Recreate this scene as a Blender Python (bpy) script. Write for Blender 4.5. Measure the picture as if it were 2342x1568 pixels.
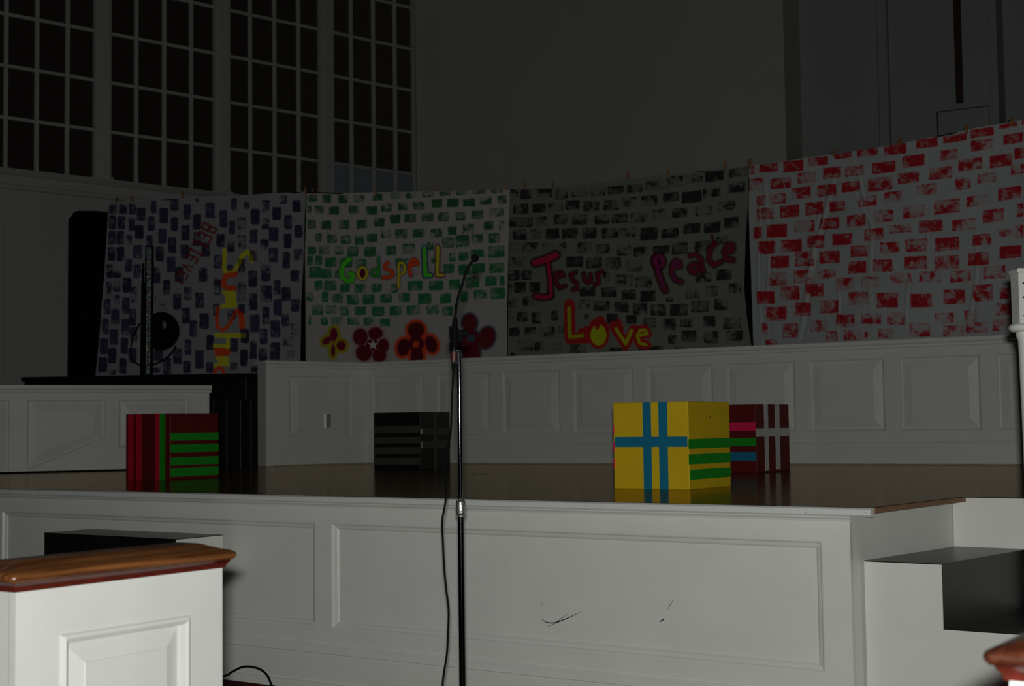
import bpy, math, random
import numpy as np
from mathutils import Vector, Matrix

for o in list(bpy.data.objects):
    bpy.data.objects.remove(o)
scene = bpy.context.scene
COL = scene.collection
R = math.radians

# ------------------------------------------------------------------ camera
W, H, F = 2342.0, 1568.0, 3268.0          # photograph frame and focal length in its pixels
STAGE = 0.98
CAM = Vector((0.0, 0.0, STAGE + 0.335))
PITCH, ROLL = math.atan((976 - 784) / F), 0.0129
_f = Vector((0, math.cos(PITCH), math.sin(PITCH)))
_u0 = Vector((0, -math.sin(PITCH), math.cos(PITCH)))
_x0 = Vector((1, 0, 0))
_r = _x0 * math.cos(ROLL) - _u0 * math.sin(ROLL)
_u = _u0 * math.cos(ROLL) + _x0 * math.sin(ROLL)
cam_d = bpy.data.cameras.new('camera')
cam = bpy.data.objects.new('camera', cam_d)
COL.objects.link(cam)
cam.matrix_world = Matrix(((_r.x, _u.x, -_f.x, CAM.x), (_r.y, _u.y, -_f.y, CAM.y),
                           (_r.z, _u.z, -_f.z, CAM.z), (0, 0, 0, 1)))
cam_d.sensor_fit = 'HORIZONTAL'
cam_d.sensor_width = 23.6
cam_d.lens = F / W * 23.6
cam_d.clip_end = 200
cam_d.dof.use_dof = True
cam_d.dof.focus_distance = 6.0
cam_d.dof.aperture_fstop = 4.8
scene.camera = cam

# ------------------------------------------------------------------ light: dark hall, the camera's flash
world = bpy.data.worlds.new('night')
scene.world = world
world.use_nodes = True
bg = world.node_tree.nodes['Background']
bg.inputs[0].default_value = (1.0, 0.85, 0.72, 1)
bg.inputs[1].default_value = 0.0022
fl = bpy.data.lights.new('camera_flash', 'AREA')
fl.shape = 'RECTANGLE'
fl.size, fl.size_y = 0.055, 0.03
fl.energy = 140
fl.color = (1.0, 1.0, 0.965)
flo = bpy.data.objects.new('camera_flash', fl)
COL.objects.link(flo)
m = cam.matrix_world.copy()
m.translation = CAM - _f * 0.10 + _u * 0.085
flo.matrix_world = m
vs = scene.view_settings
vs.view_transform = 'Standard'
vs.look = 'None'
vs.exposure = 0.0
vs.gamma = 1.0
vs.use_curve_mapping = False

# ------------------------------------------------------------------ unprojection (photo pixel -> place in the hall)
def ray(px, py):
    return _f + _r * ((px - W / 2) / F) + _u * (-(py - H / 2) / F)
def at_z(px, py, z):
    d = ray(px, py)
    return CAM + d * ((z - CAM.z) / d.z)
def at_y(px, py, y):
    d = ray(px, py)
    return CAM + d * (y / d.y)
def on_plane(px, py, p, n):
    d = ray(px, py)
    return CAM + d * ((Vector(p) - CAM).dot(n) / d.dot(n))
def project(P):
    """numpy (N,3) -> pixel (N,2)"""
    q = P - np.array(CAM)
    z = q @ np.array(_f)
    return np.stack([W / 2 + F * (q @ np.array(_r)) / z, H / 2 - F * (q @ np.array(_u)) / z], 1)

class Fr:
    """horizontal frame: origin, heading of local x"""
    def __init__(s, o, a):
        s.o = Vector(o); s.a = a
        s.x = Vector((math.cos(a), math.sin(a), 0)); s.y = Vector((-math.sin(a), math.cos(a), 0))
    def w(s, x, y, z):
        return s.o + s.x * x + s.y * y + Vector((0, 0, z))
    def l(s, p):
        d = Vector(p) - s.o
        return Vector((d.dot(s.x), d.dot(s.y), d.z))
    def face(s, px, py, y=0.0):
        """pixel -> local point on the vertical plane local y = const"""
        return s.l(on_plane(px, py, s.o + s.y * y, s.y))

# ------------------------------------------------------------------ materials
MATS = {}
def mat(name, col, rough=0.6, metal=0.0, noise=0.0, nscale=6.0, bump=0.0, bscale=60.0, spec=0.5, coat=0.0, stretch=None, dark=None, obj=True):
    if name in MATS:
        return MATS[name]
    m = bpy.data.materials.new(name)
    m.use_nodes = True
    nt = m.node_tree
    b = nt.nodes['Principled BSDF']
    b.inputs['Base Color'].default_value = (*col, 1)
    b.inputs['Roughness'].default_value = rough
    b.inputs['Metallic'].default_value = metal
    b.inputs['Specular IOR Level'].default_value = spec
    b.inputs['Coat Weight'].default_value = coat
    b.inputs['Coat Roughness'].default_value = 0.12
    tc = nt.nodes.new('ShaderNodeTexCoord')
    mp = nt.nodes.new('ShaderNodeMapping')
    nt.links.new(tc.outputs['Object' if obj else 'Generated'], mp.inputs[0])
    if stretch:
        mp.inputs['Scale'].default_value = stretch
    if noise > 0:
        n = nt.nodes.new('ShaderNodeTexNoise')
        n.inputs['Scale'].default_value = nscale
        n.inputs['Detail'].default_value = 5
        nt.links.new(mp.outputs[0], n.inputs['Vector'])
        rp = nt.nodes.new('ShaderNodeValToRGB')
        d = dark if dark else tuple(c * (1 - noise) for c in col)
        rp.color_ramp.elements[0].position = 0.35
        rp.color_ramp.elements[1].position = 0.65
        rp.color_ramp.elements[0].color = (*d, 1)
        rp.color_ramp.elements[1].color = (*col, 1)
        nt.links.new(n.outputs['Fac'], rp.inputs[0])
        nt.links.new(rp.outputs[0], b.inputs['Base Color'])
    if bump > 0:
        n2 = nt.nodes.new('ShaderNodeTexNoise')
        n2.inputs['Scale'].default_value = bscale
        n2.inputs['Detail'].default_value = 4
        nt.links.new(mp.outputs[0], n2.inputs['Vector'])
        bp = nt.nodes.new('ShaderNodeBump')
        bp.inputs['Strength'].default_value = bump
        bp.inputs['Distance'].default_value = 0.004
        nt.links.new(n2.outputs['Fac'], bp.inputs['Height'])
        nt.links.new(bp.outputs[0], b.inputs['Normal'])
    MATS[name] = m
    return m

WHITE = mat('white_paint', (0.82, 0.835, 0.78), 0.45, noise=0.05, nscale=3, bump=0.05, bscale=90, spec=0.35)
WHITE2 = mat('white_gloss_paint', (0.84, 0.855, 0.81), 0.33, noise=0.04, nscale=5, bump=0.06, bscale=70, spec=0.4)
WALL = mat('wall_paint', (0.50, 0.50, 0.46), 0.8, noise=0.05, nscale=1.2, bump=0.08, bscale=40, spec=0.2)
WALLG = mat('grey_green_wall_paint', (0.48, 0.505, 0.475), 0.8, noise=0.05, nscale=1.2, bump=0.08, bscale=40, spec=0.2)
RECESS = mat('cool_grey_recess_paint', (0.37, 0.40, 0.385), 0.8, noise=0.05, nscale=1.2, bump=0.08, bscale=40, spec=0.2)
NOSE = mat('worn_nosing_paint', (0.85, 0.87, 0.84), 0.35, noise=0.3, nscale=38, bump=0.2, bscale=60, dark=(0.40, 0.40, 0.38))
MATS['worn_nosing_paint'].node_tree.nodes['Color Ramp'].color_ramp.elements[0].position = 0.25
MATS['worn_nosing_paint'].node_tree.nodes['Color Ramp'].color_ramp.elements[1].position = 0.34
BLACKP = mat('black_step_paint', (0.012, 0.013, 0.013), 0.32, noise=0.5, nscale=9, bump=0.15, bscale=25)
BLACKW = mat('black_lacquer', (0.004, 0.004, 0.004), 0.3, noise=0.3, nscale=6, bump=0.05)
BLACKD = mat('black_drape_cloth', (0.006, 0.006, 0.007), 0.95, noise=0.3, nscale=5, bump=0.2, bscale=20, spec=0.05)
CARPET = mat('maroon_carpet', (0.085, 0.006, 0.014), 0.95, noise=0.4, nscale=90, bump=0.5, bscale=160, spec=0.1)
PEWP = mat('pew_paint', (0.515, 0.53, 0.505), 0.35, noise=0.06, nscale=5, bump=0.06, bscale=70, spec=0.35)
CAPR = mat('dark_red_pew_cap_wood', (0.060, 0.016, 0.006), 0.33, noise=0.5, nscale=3.5, bump=0.06, bscale=60, coat=0.3, stretch=(4, 22, 22), dark=(0.025, 0.006, 0.003))
CAPW = mat('pew_cap_wood', (0.17, 0.066, 0.019), 0.30, noise=0.5, nscale=3.5, bump=0.06, bscale=60, spec=0.5, coat=0.35, stretch=(1.3, 26, 26), dark=(0.06, 0.018, 0.006))
CAPD = mat('pew_moulding_mahogany', (0.055, 0.010, 0.006), 0.3, noise=0.5, nscale=5, bump=0.06, coat=0.3, stretch=(3, 20, 20), dark=(0.085, 0.012, 0.006))
TRIMW = mat('bare_wood_edge', (0.36, 0.17, 0.07), 0.5, noise=0.45, nscale=4, bump=0.1, stretch=(3, 25, 25))
SHOEW = mat('shoe_moulding_wood', (0.5, 0.43, 0.31), 0.5, noise=0.3, nscale=4, stretch=(3, 20, 20))
CHROME = mat('chrome', (0.42, 0.47, 0.55), 0.06, metal=1.0, noise=0.1, nscale=60, bump=0.02, bscale=300)
BLKCHROME = mat('dark_chrome_tube', (0.05, 0.045, 0.05), 0.16, metal=1.0, noise=0.2, nscale=50, bump=0.06, bscale=150)
CAST = mat('cast_metal', (0.55, 0.57, 0.56), 0.38, metal=0.9, noise=0.3, nscale=50, bump=0.5, bscale=90)
RUBBER = mat('black_rubber', (0.005, 0.005, 0.006), 0.7, noise=0.2, nscale=20, spec=0.06)
FOAM = mat('black_foam', (0.006, 0.005, 0.006), 0.95, noise=0.4, nscale=80, bump=0.8, bscale=300, spec=0.1)
BAND = mat('maroon_band', (0.075, 0.012, 0.012), 0.5, noise=0.2, nscale=30)
PINW = mat('clothespin_wood', (0.42, 0.20, 0.06), 0.6, noise=0.3, nscale=40)
SPRING = mat('pin_spring_steel', (0.4, 0.4, 0.4), 0.4, metal=1.0, noise=0.2)
SLOT = mat('dark_brown_slot_board', (0.045, 0.022, 0.014), 0.7, noise=0.3, nscale=8)
PALE = mat('pale_blue_board', (0.26, 0.31, 0.34), 0.8, noise=0.1, nscale=5)
PLATE = mat('brushed_steel_plate', (0.5, 0.52, 0.5), 0.17, metal=1.0, noise=0.1, nscale=30, bump=0.05)
DARKHOLE = mat('dark_hole', (0.02, 0.014, 0.012), 0.8, noise=0.3, nscale=30)
SCUFF = mat('black_scuff', (0.03, 0.03, 0.03), 0.8, noise=0.3, nscale=30)

def floor_mat():
    m = bpy.data.materials.new('dark_varnished_floor')
    m.use_nodes = True
    nt = m.node_tree
    b = nt.nodes['Principled BSDF']
    tc = nt.nodes.new('ShaderNodeTexCoord')
    mp = nt.nodes.new('ShaderNodeMapping')
    mp.inputs['Scale'].default_value = (0.35, 14, 1)
    nt.links.new(tc.outputs['Object'], mp.inputs[0])
    n = nt.nodes.new('ShaderNodeTexNoise')
    n.inputs['Scale'].default_value = 2.0
    n.inputs['Detail'].default_value = 6
    nt.links.new(mp.outputs[0], n.inputs['Vector'])
    br = nt.nodes.new('ShaderNodeTexBrick')
    br.inputs['Scale'].default_value = 1.0
    br.inputs['Brick Width'].default_value = 1.6
    br.inputs['Row Height'].default_value = 0.075
    br.inputs['Mortar Size'].default_value = 0.0025
    br.inputs['Color1'].default_value = (0.075, 0.058, 0.040, 1)
    br.inputs['Color2'].default_value = (0.055, 0.040, 0.027, 1)
    br.inputs['Mortar'].default_value = (0.02, 0.014, 0.01, 1)
    nt.links.new(tc.outputs['Object'], br.inputs['Vector'])
    mx = nt.nodes.new('ShaderNodeMix')
    mx.data_type = 'RGBA'
    mx.blend_type = 'MULTIPLY'
    mx.inputs[0].default_value = 0.6
    nt.links.new(br.outputs['Color'], mx.inputs[6])
    nt.links.new(n.outputs['Color'], mx.inputs[7])
    nt.nodes.remove(b)
    df = nt.nodes.new('ShaderNodeBsdfDiffuse')
    gl = nt.nodes.new('ShaderNodeBsdfGlossy')
    gl.inputs['Color'].default_value = (0.76, 0.655, 0.53, 1)      # amber varnish
    gl.inputs['Roughness'].default_value = 0.15
    fr = nt.nodes.new('ShaderNodeFresnel')
    fr.inputs['IOR'].default_value = 1.55
    ms_ = nt.nodes.new('ShaderNodeMixShader')
    nt.links.new(mx.outputs[2], df.inputs['Color'])
    bp = nt.nodes.new('ShaderNodeBump')
    bp.inputs['Strength'].default_value = 0.09
    bp.inputs['Distance'].default_value = 0.002
    nt.links.new(n.outputs['Fac'], bp.inputs['Height'])
    nt.links.new(bp.outputs[0], gl.inputs['Normal'])
    nt.links.new(fr.outputs[0], ms_.inputs[0])
    nt.links.new(df.outputs[0], ms_.inputs[1])
    nt.links.new(gl.outputs[0], ms_.inputs[2])
    nt.links.new(ms_.outputs[0], nt.nodes['Material Output'].inputs[0])
    return m
STAGEF = floor_mat()

def glass_mat():
    m = bpy.data.materials.new('night_window_glass')
    m.use_nodes = True
    nt = m.node_tree
    nt.nodes.remove(nt.nodes['Principled BSDF'])
    out = nt.nodes['Material Output']
    t = nt.nodes.new('ShaderNodeBsdfTransparent')
    g = nt.nodes.new('ShaderNodeBsdfGlossy')
    g.inputs['Roughness'].default_value = 0.03
    fr = nt.nodes.new('ShaderNodeFresnel')
    fr.inputs['IOR'].default_value = 1.3
    nz = nt.nodes.new('ShaderNodeTexNoise')
    nz.inputs['Scale'].default_value = 2.5
    bp = nt.nodes.new('ShaderNodeBump')
    bp.inputs['Strength'].default_value = 0.02
    nt.links.new(nz.outputs['Fac'], bp.inputs['Height'])
    nt.links.new(bp.outputs[0], g.inputs['Normal'])
    mx = nt.nodes.new('ShaderNodeMixShader')
    nt.links.new(fr.outputs[0], mx.inputs[0])
    nt.links.new(t.outputs[0], mx.inputs[1])
    nt.links.new(g.outputs[0], mx.inputs[2])
    nt.links.new(mx.outputs[0], out.inputs[0])
    return m
GLASS = glass_mat()

def print_mat():
    m = bpy.data.materials.new('painted_cotton_sheet')
    m.use_nodes = True
    nt = m.node_tree
    b = nt.nodes['Principled BSDF']
    a = nt.nodes.new('ShaderNodeVertexColor')
    a.layer_name = 'paint'
    nt.links.new(a.outputs[0], b.inputs['Base Color'])
    b.inputs['Roughness'].default_value = 0.95
    b.inputs['Specular IOR Level'].default_value = 0.1
    n = nt.nodes.new('ShaderNodeTexNoise')
    n.inputs['Scale'].default_value = 120
    bp = nt.nodes.new('ShaderNodeBump')
    bp.inputs['Strength'].default_value = 0.15
    bp.inputs['Distance'].default_value = 0.003
    nt.links.new(n.outputs['Fac'], bp.inputs['Height'])
    nt.links.new(bp.outputs[0], b.inputs['Normal'])
    return m
SHEET = print_mat()

def glitter_mat():
    m = bpy.data.materials.new('glitter_strip')
    m.use_nodes = True
    nt = m.node_tree
    b = nt.nodes['Principled BSDF']
    v = nt.nodes.new('ShaderNodeTexVoronoi')
    v.inputs['Scale'].default_value = 75
    tc = nt.nodes.new('ShaderNodeTexCoord')
    nt.links.new(tc.outputs['Object'], v.inputs['Vector'])
    mx = nt.nodes.new('ShaderNodeMix')
    mx.data_type = 'RGBA'
    mx.inputs[0].default_value = 0.45
    mx.inputs[6].default_value = (0.28, 0.33, 0.31, 1)
    nt.links.new(v.outputs['Color'], mx.inputs[7])
    nt.links.new(mx.outputs[2], b.inputs['Base Color'])
    b.inputs['Metallic'].default_value = 0.75
    b.inputs['Roughness'].default_value = 0.42
    bp = nt.nodes.new('ShaderNodeBump')
    bp.inputs['Strength'].default_value = 1.0
    bp.inputs['Distance'].default_value = 0.01
    nt.links.new(v.outputs['Distance'], bp.inputs['Height'])
    nt.links.new(bp.outputs[0], b.inputs['Normal'])
    return m
GLITTER = glitter_mat()

# ------------------------------------------------------------------ mesh building
class MB:
    def __init__(s):
        s.v = []; s.f = []; s.sm = []
    def add(s, vs, fs, smooth=False):
        n = len(s.v)
        s.v += [tuple(p) for p in vs]
        s.f += [tuple(i + n for i in f) for f in fs]
        s.sm += [smooth] * len(fs)
        return s
    def box(s, x0, x1, y0, y1, z0, z1):
        p = [(x, y, z) for z in (z0, z1) for y in (y0, y1) for x in (x0, x1)]
        return s.add(p, [(0, 2, 3, 1), (4, 5, 7, 6), (0, 1, 5, 4), (2, 6, 7, 3), (0, 4, 6, 2), (1, 3, 7, 5)])
    def bbox(s, x0, x1, y0, y1, z0, z1, b):
        """box with chamfered edges"""
        xs, ys, zs = (x0, x1), (y0, y1), (z0, z1)
        vs = []; idx = {}
        for i in (0, 1):
            for j in (0, 1):
                for k in (0, 1):
                    sx, sy, sz = (b, -b)[i], (b, -b)[j], (b, -b)[k]
                    for ax in range(3):
                        p = [xs[i] + sx, ys[j] + sy, zs[k] + sz]
                        p[ax] = (xs[i], ys[j], zs[k])[ax]
                        idx[i, j, k, ax] = len(vs); vs.append(tuple(p))
        fs = []
        for ax in range(3):
            o = [a for a in range(3) if a != ax]
            for e in (0, 1):
                q = []
                for (a, c) in ((0, 0), (1, 0), (1, 1), (0, 1)):
                    k = [0, 0, 0]; k[ax] = e; k[o[0]] = a; k[o[1]] = c
                    q.append(idx[k[0], k[1], k[2], ax])
                fs.append(tuple(q))
        for ax in range(3):           # edges along ax
            o = [a for a in range(3) if a != ax]
            for a in (0, 1):
                for c in (0, 1):
                    q = []
                    for e, first in ((0, o[0]), (1, o[0]), (1, o[1]), (0, o[1])):
                        k = [0, 0, 0]; k[ax] = e; k[o[0]] = a; k[o[1]] = c
                        q.append(idx[k[0], k[1], k[2], first])
                    fs.append(tuple(q))
        for i in (0, 1):
            for j in (0, 1):
                for k in (0, 1):
                    fs.append((idx[i, j, k, 0], idx[i, j, k, 1], idx[i, j, k, 2]))
        return s.add(vs, fs)
    def prism(s, poly, z0, z1):
        n = len(poly)
        vs = [(x, y, z0) for x, y in poly] + [(x, y, z1) for x, y in poly]
        fs = [tuple(range(n))[::-1], tuple(range(n, 2 * n))]
        fs += [(i, (i + 1) % n, (i + 1) % n + n, i + n) for i in range(n)]
        return s.add(vs, fs)
    def sweep_x(s, prof, x0, x1, smooth=False):
        """profile of (y, z) swept along x"""
        n = len(prof)
        vs = [(x0, y, z) for y, z in prof] + [(x1, y, z) for y, z in prof]
        fs = [tuple(range(n)), tuple(range(n, 2 * n))[::-1]]
        s.add(vs, fs)
        return s.add(vs, [(i, i + n, (i + 1) % n + n, (i + 1) % n) for i in range(n)], smooth)
    def tube(s, pts, r, n=10, close=True):
        pts = [Vector(p) for p in pts]
        rs = r if isinstance(r, (list, tuple)) else [r] * len(pts)
        t = (pts[1] - pts[0]).normalized()
        a = Vector((0, 0, 1)) if abs(t.z) < 0.9 else Vector((1, 0, 0))
        nx = t.cross(a).normalized()
        vs = []
        for i, p in enumerate(pts):
            t = (pts[min(i + 1, len(pts) - 1)] - pts[max(i - 1, 0)]).normalized()
            nx = (nx - t * nx.dot(t)).normalized()
            ny = t.cross(nx)
            for k in range(n):
                w = 2 * math.pi * k / n
                vs.append(p + (nx * math.cos(w) + ny * math.sin(w)) * rs[i])
        fs = []
        for i in range(len(pts) - 1):
            for k in range(n):
                fs.append((i * n + k, i * n + (k + 1) % n, (i + 1) * n + (k + 1) % n, (i + 1) * n + k))
        s.add(vs, fs, True)
        if close:
            m_ = len(pts)
            s.add(vs[:n], [tuple(range(n))[::-1]])
            s.add(vs[-n:], [tuple(range(n))])
        return s
    def lathe(s, prof, c=(0, 0, 0), n=20):
        """profile of (radius, z) about a vertical axis"""
        vs = []
        for r, z in prof:
            for k in range(n):
                w = 2 * math.pi * k / n
                vs.append((c[0] + r * math.cos(w), c[1] + r * math.sin(w), c[2] + z))
        fs = []
        for i in range(len(prof) - 1):
            for k in range(n):
                fs.append((i * n + k, i * n + (k + 1) % n, (i + 1) * n + (k + 1) % n, (i + 1) * n + k))
        s.add(vs, fs, True)
        s.add(vs[:n], [tuple(range(n))[::-1]])
        return s.add(vs[-n:], [tuple(range(n))])
    def ball(s, c, r, n=16, mth=10, sc=(1, 1, 1)):
        vs = []
        for i in range(mth + 1):
            a = math.pi * i / mth
            for k in range(n):
                w = 2 * math.pi * k / n
                vs.append((c[0] + sc[0] * r * math.sin(a) * math.cos(w), c[1] + sc[1] * r * math.sin(a) * math.sin(w), c[2] + sc[2] * r * math.cos(a)))
        fs = [(i * n + k, (i + 1) * n + k, (i + 1) * n + (k + 1) % n, i * n + (k + 1) % n) for i in range(mth) for k in range(n)]
        return s.add(vs, fs, True)
    def panel(s, x0, x1, z0, z1, rings, y=0.0):
        """nested rectangles facing -y; rings = [(inset, depth)], the last one is filled"""
        vs = []; fs = []
        for ins, d in rings:
            vs += [(x0 + ins, y + d, z0 + ins), (x1 - ins, y + d, z0 + ins), (x1 - ins, y + d, z1 - ins), (x0 + ins, y + d, z1 - ins)]
        for i in range(len(rings) - 1):
            for k in range(4):
                fs.append((i * 4 + k, i * 4 + (k + 1) % 4, i * 4 + 4 + (k + 1) % 4, i * 4 + 4 + k))
        b = (len(rings) - 1) * 4
        fs.append((b, b + 1, b + 2, b + 3))
        return s.add(vs, fs)
    def mesh(s, name):
        me = bpy.data.meshes.new(name)
        me.from_pydata(s.v, [], s.f)
        me.polygons.foreach_set('use_smooth', s.sm)
        me.update()
        import bmesh
        bm = bmesh.new(); bm.from_mesh(me)
        bmesh.ops.recalc_face_normals(bm, faces=bm.faces)
        bm.to_mesh(me); bm.free()
        return me

def cat_rom(pts, k=8):
    pts = [Vector(p) for p in pts]
    out = []
    for i in range(len(pts) - 1):
        p0, p1, p2, p3 = pts[max(i - 1, 0)], pts[i], pts[i + 1], pts[min(i + 2, len(pts) - 1)]
        for j in range(k):
            t = j / k
            out.append(0.5 * ((2 * p1) + (p2 - p0) * t + (2 * p0 - 5 * p1 + 4 * p2 - p3) * t * t + (3 * p1 - p0 - 3 * p2 + p3) * t ** 3))
    out.append(pts[-1])
    return out

def tag(o, label=None, cat=None, group=None, kind=None):
    if label: o['label'] = label
    if cat: o['category'] = cat
    if group: o['group'] = group
    if kind: o['kind'] = kind
    return o
def thing(name, fr, label, cat, group=None):
    o = bpy.data.objects.new(name, None)
    COL.objects.link(o)
    o.empty_display_size = 0.1
    o.location = fr.o
    o.rotation_euler = (0, 0, fr.a)
    return tag(o, label, cat, group)
def part(name, mb, material, parent=None, loc=None, label=None, me=None):
    me = me or mb.mesh(name)
    if not me.materials:
        me.materials.append(material)
    o = bpy.data.objects.new(name, me)
    COL.objects.link(o)
    if parent: o.parent = parent
    if loc is not None: o.location = loc
    if label: o['label'] = label
    return o
def struct(name, mb, material, fr=None, parent=None, label=None):
    o = part(name, mb, material, parent)
    if fr:
        o.location = fr.o; o.rotation_euler = (0, 0, fr.a)
    if not parent:
        o['kind'] = 'structure'
    if label: o['label'] = label
    return o
def heading(p, q):
    return math.atan2(q[1] - p[1], q[0] - p[0])

# ------------------------------------------------------------------ floor and stage
mbf = MB().box(-14, 12, -4, 24, -0.1, 0.0)
struct('floor', mbf, CARPET, label='maroon carpeted hall floor')

C = at_z(1982, 1161, STAGE)          # front right corner of the stage top
D = at_z(2195, 1136, STAGE)          # inner corner of the side bay
L0 = at_z(0, 1117, STAGE)            # where the front edge leaves the photo on the left
AU = heading(L0, C)                  # heading of the front edge, left to right
SF = Fr((C.x, C.y, 0), AU)           # stage frame: x along the front (negative = left), y into the stage
AN = heading(C, D)
dl = SF.l(D)
stage = thing('stage_platform', SF, 'white panelled stage platform with dark varnished floor', 'stage')
LEFT, RIGHT, BACK = -9.0, 4.2, 10.5
top = [(LEFT, 0), (0, 0), (dl.x, dl.y), (dl.x, dl.y + 0.03), (RIGHT, dl.y + 0.03), (RIGHT, BACK), (LEFT, BACK)]
part('stage_floor', MB().prism(top, STAGE - 0.02, STAGE), STAGEF, stage)
FY = 0.035                            # front face lies behind the nosing
bx = SF.face(1943, 1200, FY).x        # body corner
side = (dl.x - 0.03 - bx) / (dl.y - FY)
inner = [(LEFT, FY + 0.03), (bx, FY + 0.03), (bx + side * (dl.y - FY) , dl.y + 0.02), (RIGHT, dl.y + 0.02), (RIGHT, BACK), (LEFT, BACK)]
part('stage_body', MB().prism(inner, 0, STAGE - 0.02), WHITE, stage)
# rounded nosing along the front, cove under it
pr = [(0.02, 0.0), (-0.006, 0.0), (-0.016, -0.006), (-0.02, -0.016), (-0.017, -0.028), (-0.006, -0.035), (0.03, -0.035)]
part('front_nosing', MB().sweep_x([(y, z + STAGE) for y, z in pr], LEFT, 0.022), NOSE, stage)
part('cove_moulding', MB().sweep_x([(0.04, STAGE - 0.031), (0.008, STAGE - 0.031), (0.012, STAGE - 0.042), (0.022, STAGE - 0.05), (0.026, STAGE - 0.058), (0.04, STAGE - 0.058)], LEFT, bx + 0.01), WHITE2, stage)
# bare wood edge along the side bay
side0 = dl.x / dl.y
def edge_bar(p, q, w, z0, z1):
    d = (Vector(q) - Vector(p)).normalized(); n_ = Vector((d.y, -d.x))
    a, b_ = Vector(p), Vector(q)
    return [tuple(a), tuple(b_), tuple(b_ + n_ * w), tuple(a + n_ * w)]
part('side_edge_strip', MB().prism(edge_bar((side0 * 0.022, 0.022), (dl.x, dl.y), 0.028, 0, 0), STAGE - 0.02, STAGE), TRIMW, stage, label='bare orange-brown wood edge')
part('bay_fascia', MB().box(dl.x - 0.03, RIGHT, dl.y - 0.004, dl.y + 0.03, 0, STAGE - 0.0025), WHITE, stage)
# panelled front: stiles and rails with recessed flat panels
pz0, pz1 = 0.315, 0.843
pan = [(SF.face(757, 1193, FY).x, SF.face(1880, 1238, FY).x), (SF.face(4, 1172, FY).x, SF.face(720, 1192, FY).x)]
gap = pan[0][0] - pan[1][1]
wid = pan[1][1] - pan[1][0]
pan.append((pan[1][0] - gap - wid, pan[1][0] - gap))
xs = [bx] + [v for p in pan for v in (p[1], p[0])] + [LEFT]
for i in range(0, len(xs), 2):
    part('stile', MB().box(xs[i + 1], xs[i], FY, FY + 0.04, 0.0, STAGE - 0.03), WHITE2, stage)
for a, b_ in pan:
    part('top_rail', MB().box(a, b_, FY, FY + 0.04, pz1, STAGE - 0.03), WHITE2, stage)
    part('bottom_rail', MB().box(a, b_, FY, FY + 0.04, 0.0, pz0), WHITE2, stage)
    part('front_panel', MB().panel(a, b_, pz0, pz1, [(0, 0), (0.006, 0.002), (0.012, 0.010), (0.026, 0.016), (0.034, 0.024)], FY), WHITE2, stage)
bm = [(0.04, 0.235), (0.030, 0.233), (0.026, 0.225), (0.018, 0.215), (0.014, 0.19), (0.018, 0.186), (0.04, 0.186)]
part('base_moulding', MB().sweep_x(bm, LEFT, bx), WHITE2, stage)
part('baseboard', MB().box(LEFT, bx, 0.022, 0.04, 0.0, 0.187), WHITE2, stage)
part('shoe_moulding', MB().sweep_x([(0.03, 0.045), (0.012, 0.04), (0.006, 0.0), (0.03, 0.0)], LEFT, bx), WHITE2, stage)
def scuff(pts, w):
    mb = MB()
    P = cat_rom([SF.face(x, y, FY + 0.0215) for x, y in pts], 6)
    n = len(P)
    vs = []
    for i, p in enumerate(P):
        t = (P[min(i + 1, n - 1)] - P[max(i - 1, 0)]).normalized()
        nn = Vector((-t.z, 0, t.x))
        ww = w * math.sin(math.pi * (i + 0.35) / (n - 0.3)) + 0.0003
        vs += [p + nn * ww, p - nn * ww]
    fs = [(2 * i, 2 * i + 1, 2 * i + 3, 2 * i + 2) for i in range(n - 1)]
    mb.add(vs, fs)
    vs2 = [Vector(p) + Vector((0, 0.004, 0)) for p in vs]
    mb.add(vs2, fs)
    part('scuff_mark', mb, SCUFF, stage)
scuff([(1236, 1414), (1250, 1422), (1270, 1423), (1300, 1412), (1331, 1397)], 0.0022)
scuff([(1251, 1432), (1265, 1427), (1282, 1415), (1300, 1402)], 0.001)
scuff([(1508, 1422), (1514, 1418), (1521, 1414)], 0.0025)
scuff([(1526, 1393), (1532, 1384), (1540, 1370)], 0.0009)
scuff([(1238, 1383), (1242, 1379)], 0.0009)
scuff([(1004, 1365), (1009, 1369)], 0.0012)

# ------------------------------------------------------------------ steps at the stage
def steps(name, label, fr, width, treads, run, flip):
    """fr: x runs down the flight, y across it; closed white cheeks, black treads and risers"""
    t = thing(name, fr, label, 'stairs')
    n = len(treads)
    def P(nm, mb, m_):
        mb.v = [(x + flip * y, y, z) for x, y, z in mb.v]
        return part(nm, mb, m_, t)
    prof = []
    for i, z in enumerate(treads):
        prof += [(i * run, z - 0.004), ((i + 1) * run, z - 0.004)]
    prof += [(n * run, 0), (0, 0)]
    for y0, y1 in ((0, 0.02), (width - 0.02, width)):
        k = len(prof)
        vs = [(x, y0, z) for x, z in prof] + [(x, y1, z) for x, z in prof]
        fs = [tuple(range(k)), tuple(range(k, 2 * k))] + [(i, (i + 1) % k, (i + 1) % k + k, i + k) for i in range(k)]
        P('cheek', MB().add(vs, fs), WHITE)
    for i, z in enumerate(treads):
        P('tread', MB().box(i * run, (i + 1) * run + 0.002, 0.0, width, z - 0.004, z), BLACKP)
        zb = treads[i + 1] if i + 1 < n else 0
        P('riser', MB().box((i + 1) * run - 0.018, (i + 1) * run + 0.002, 0.004, width - 0.004, zb, z - 0.004), BLACKP)
    return t
TREADS = [0.762, 0.512, 0.256]
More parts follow.
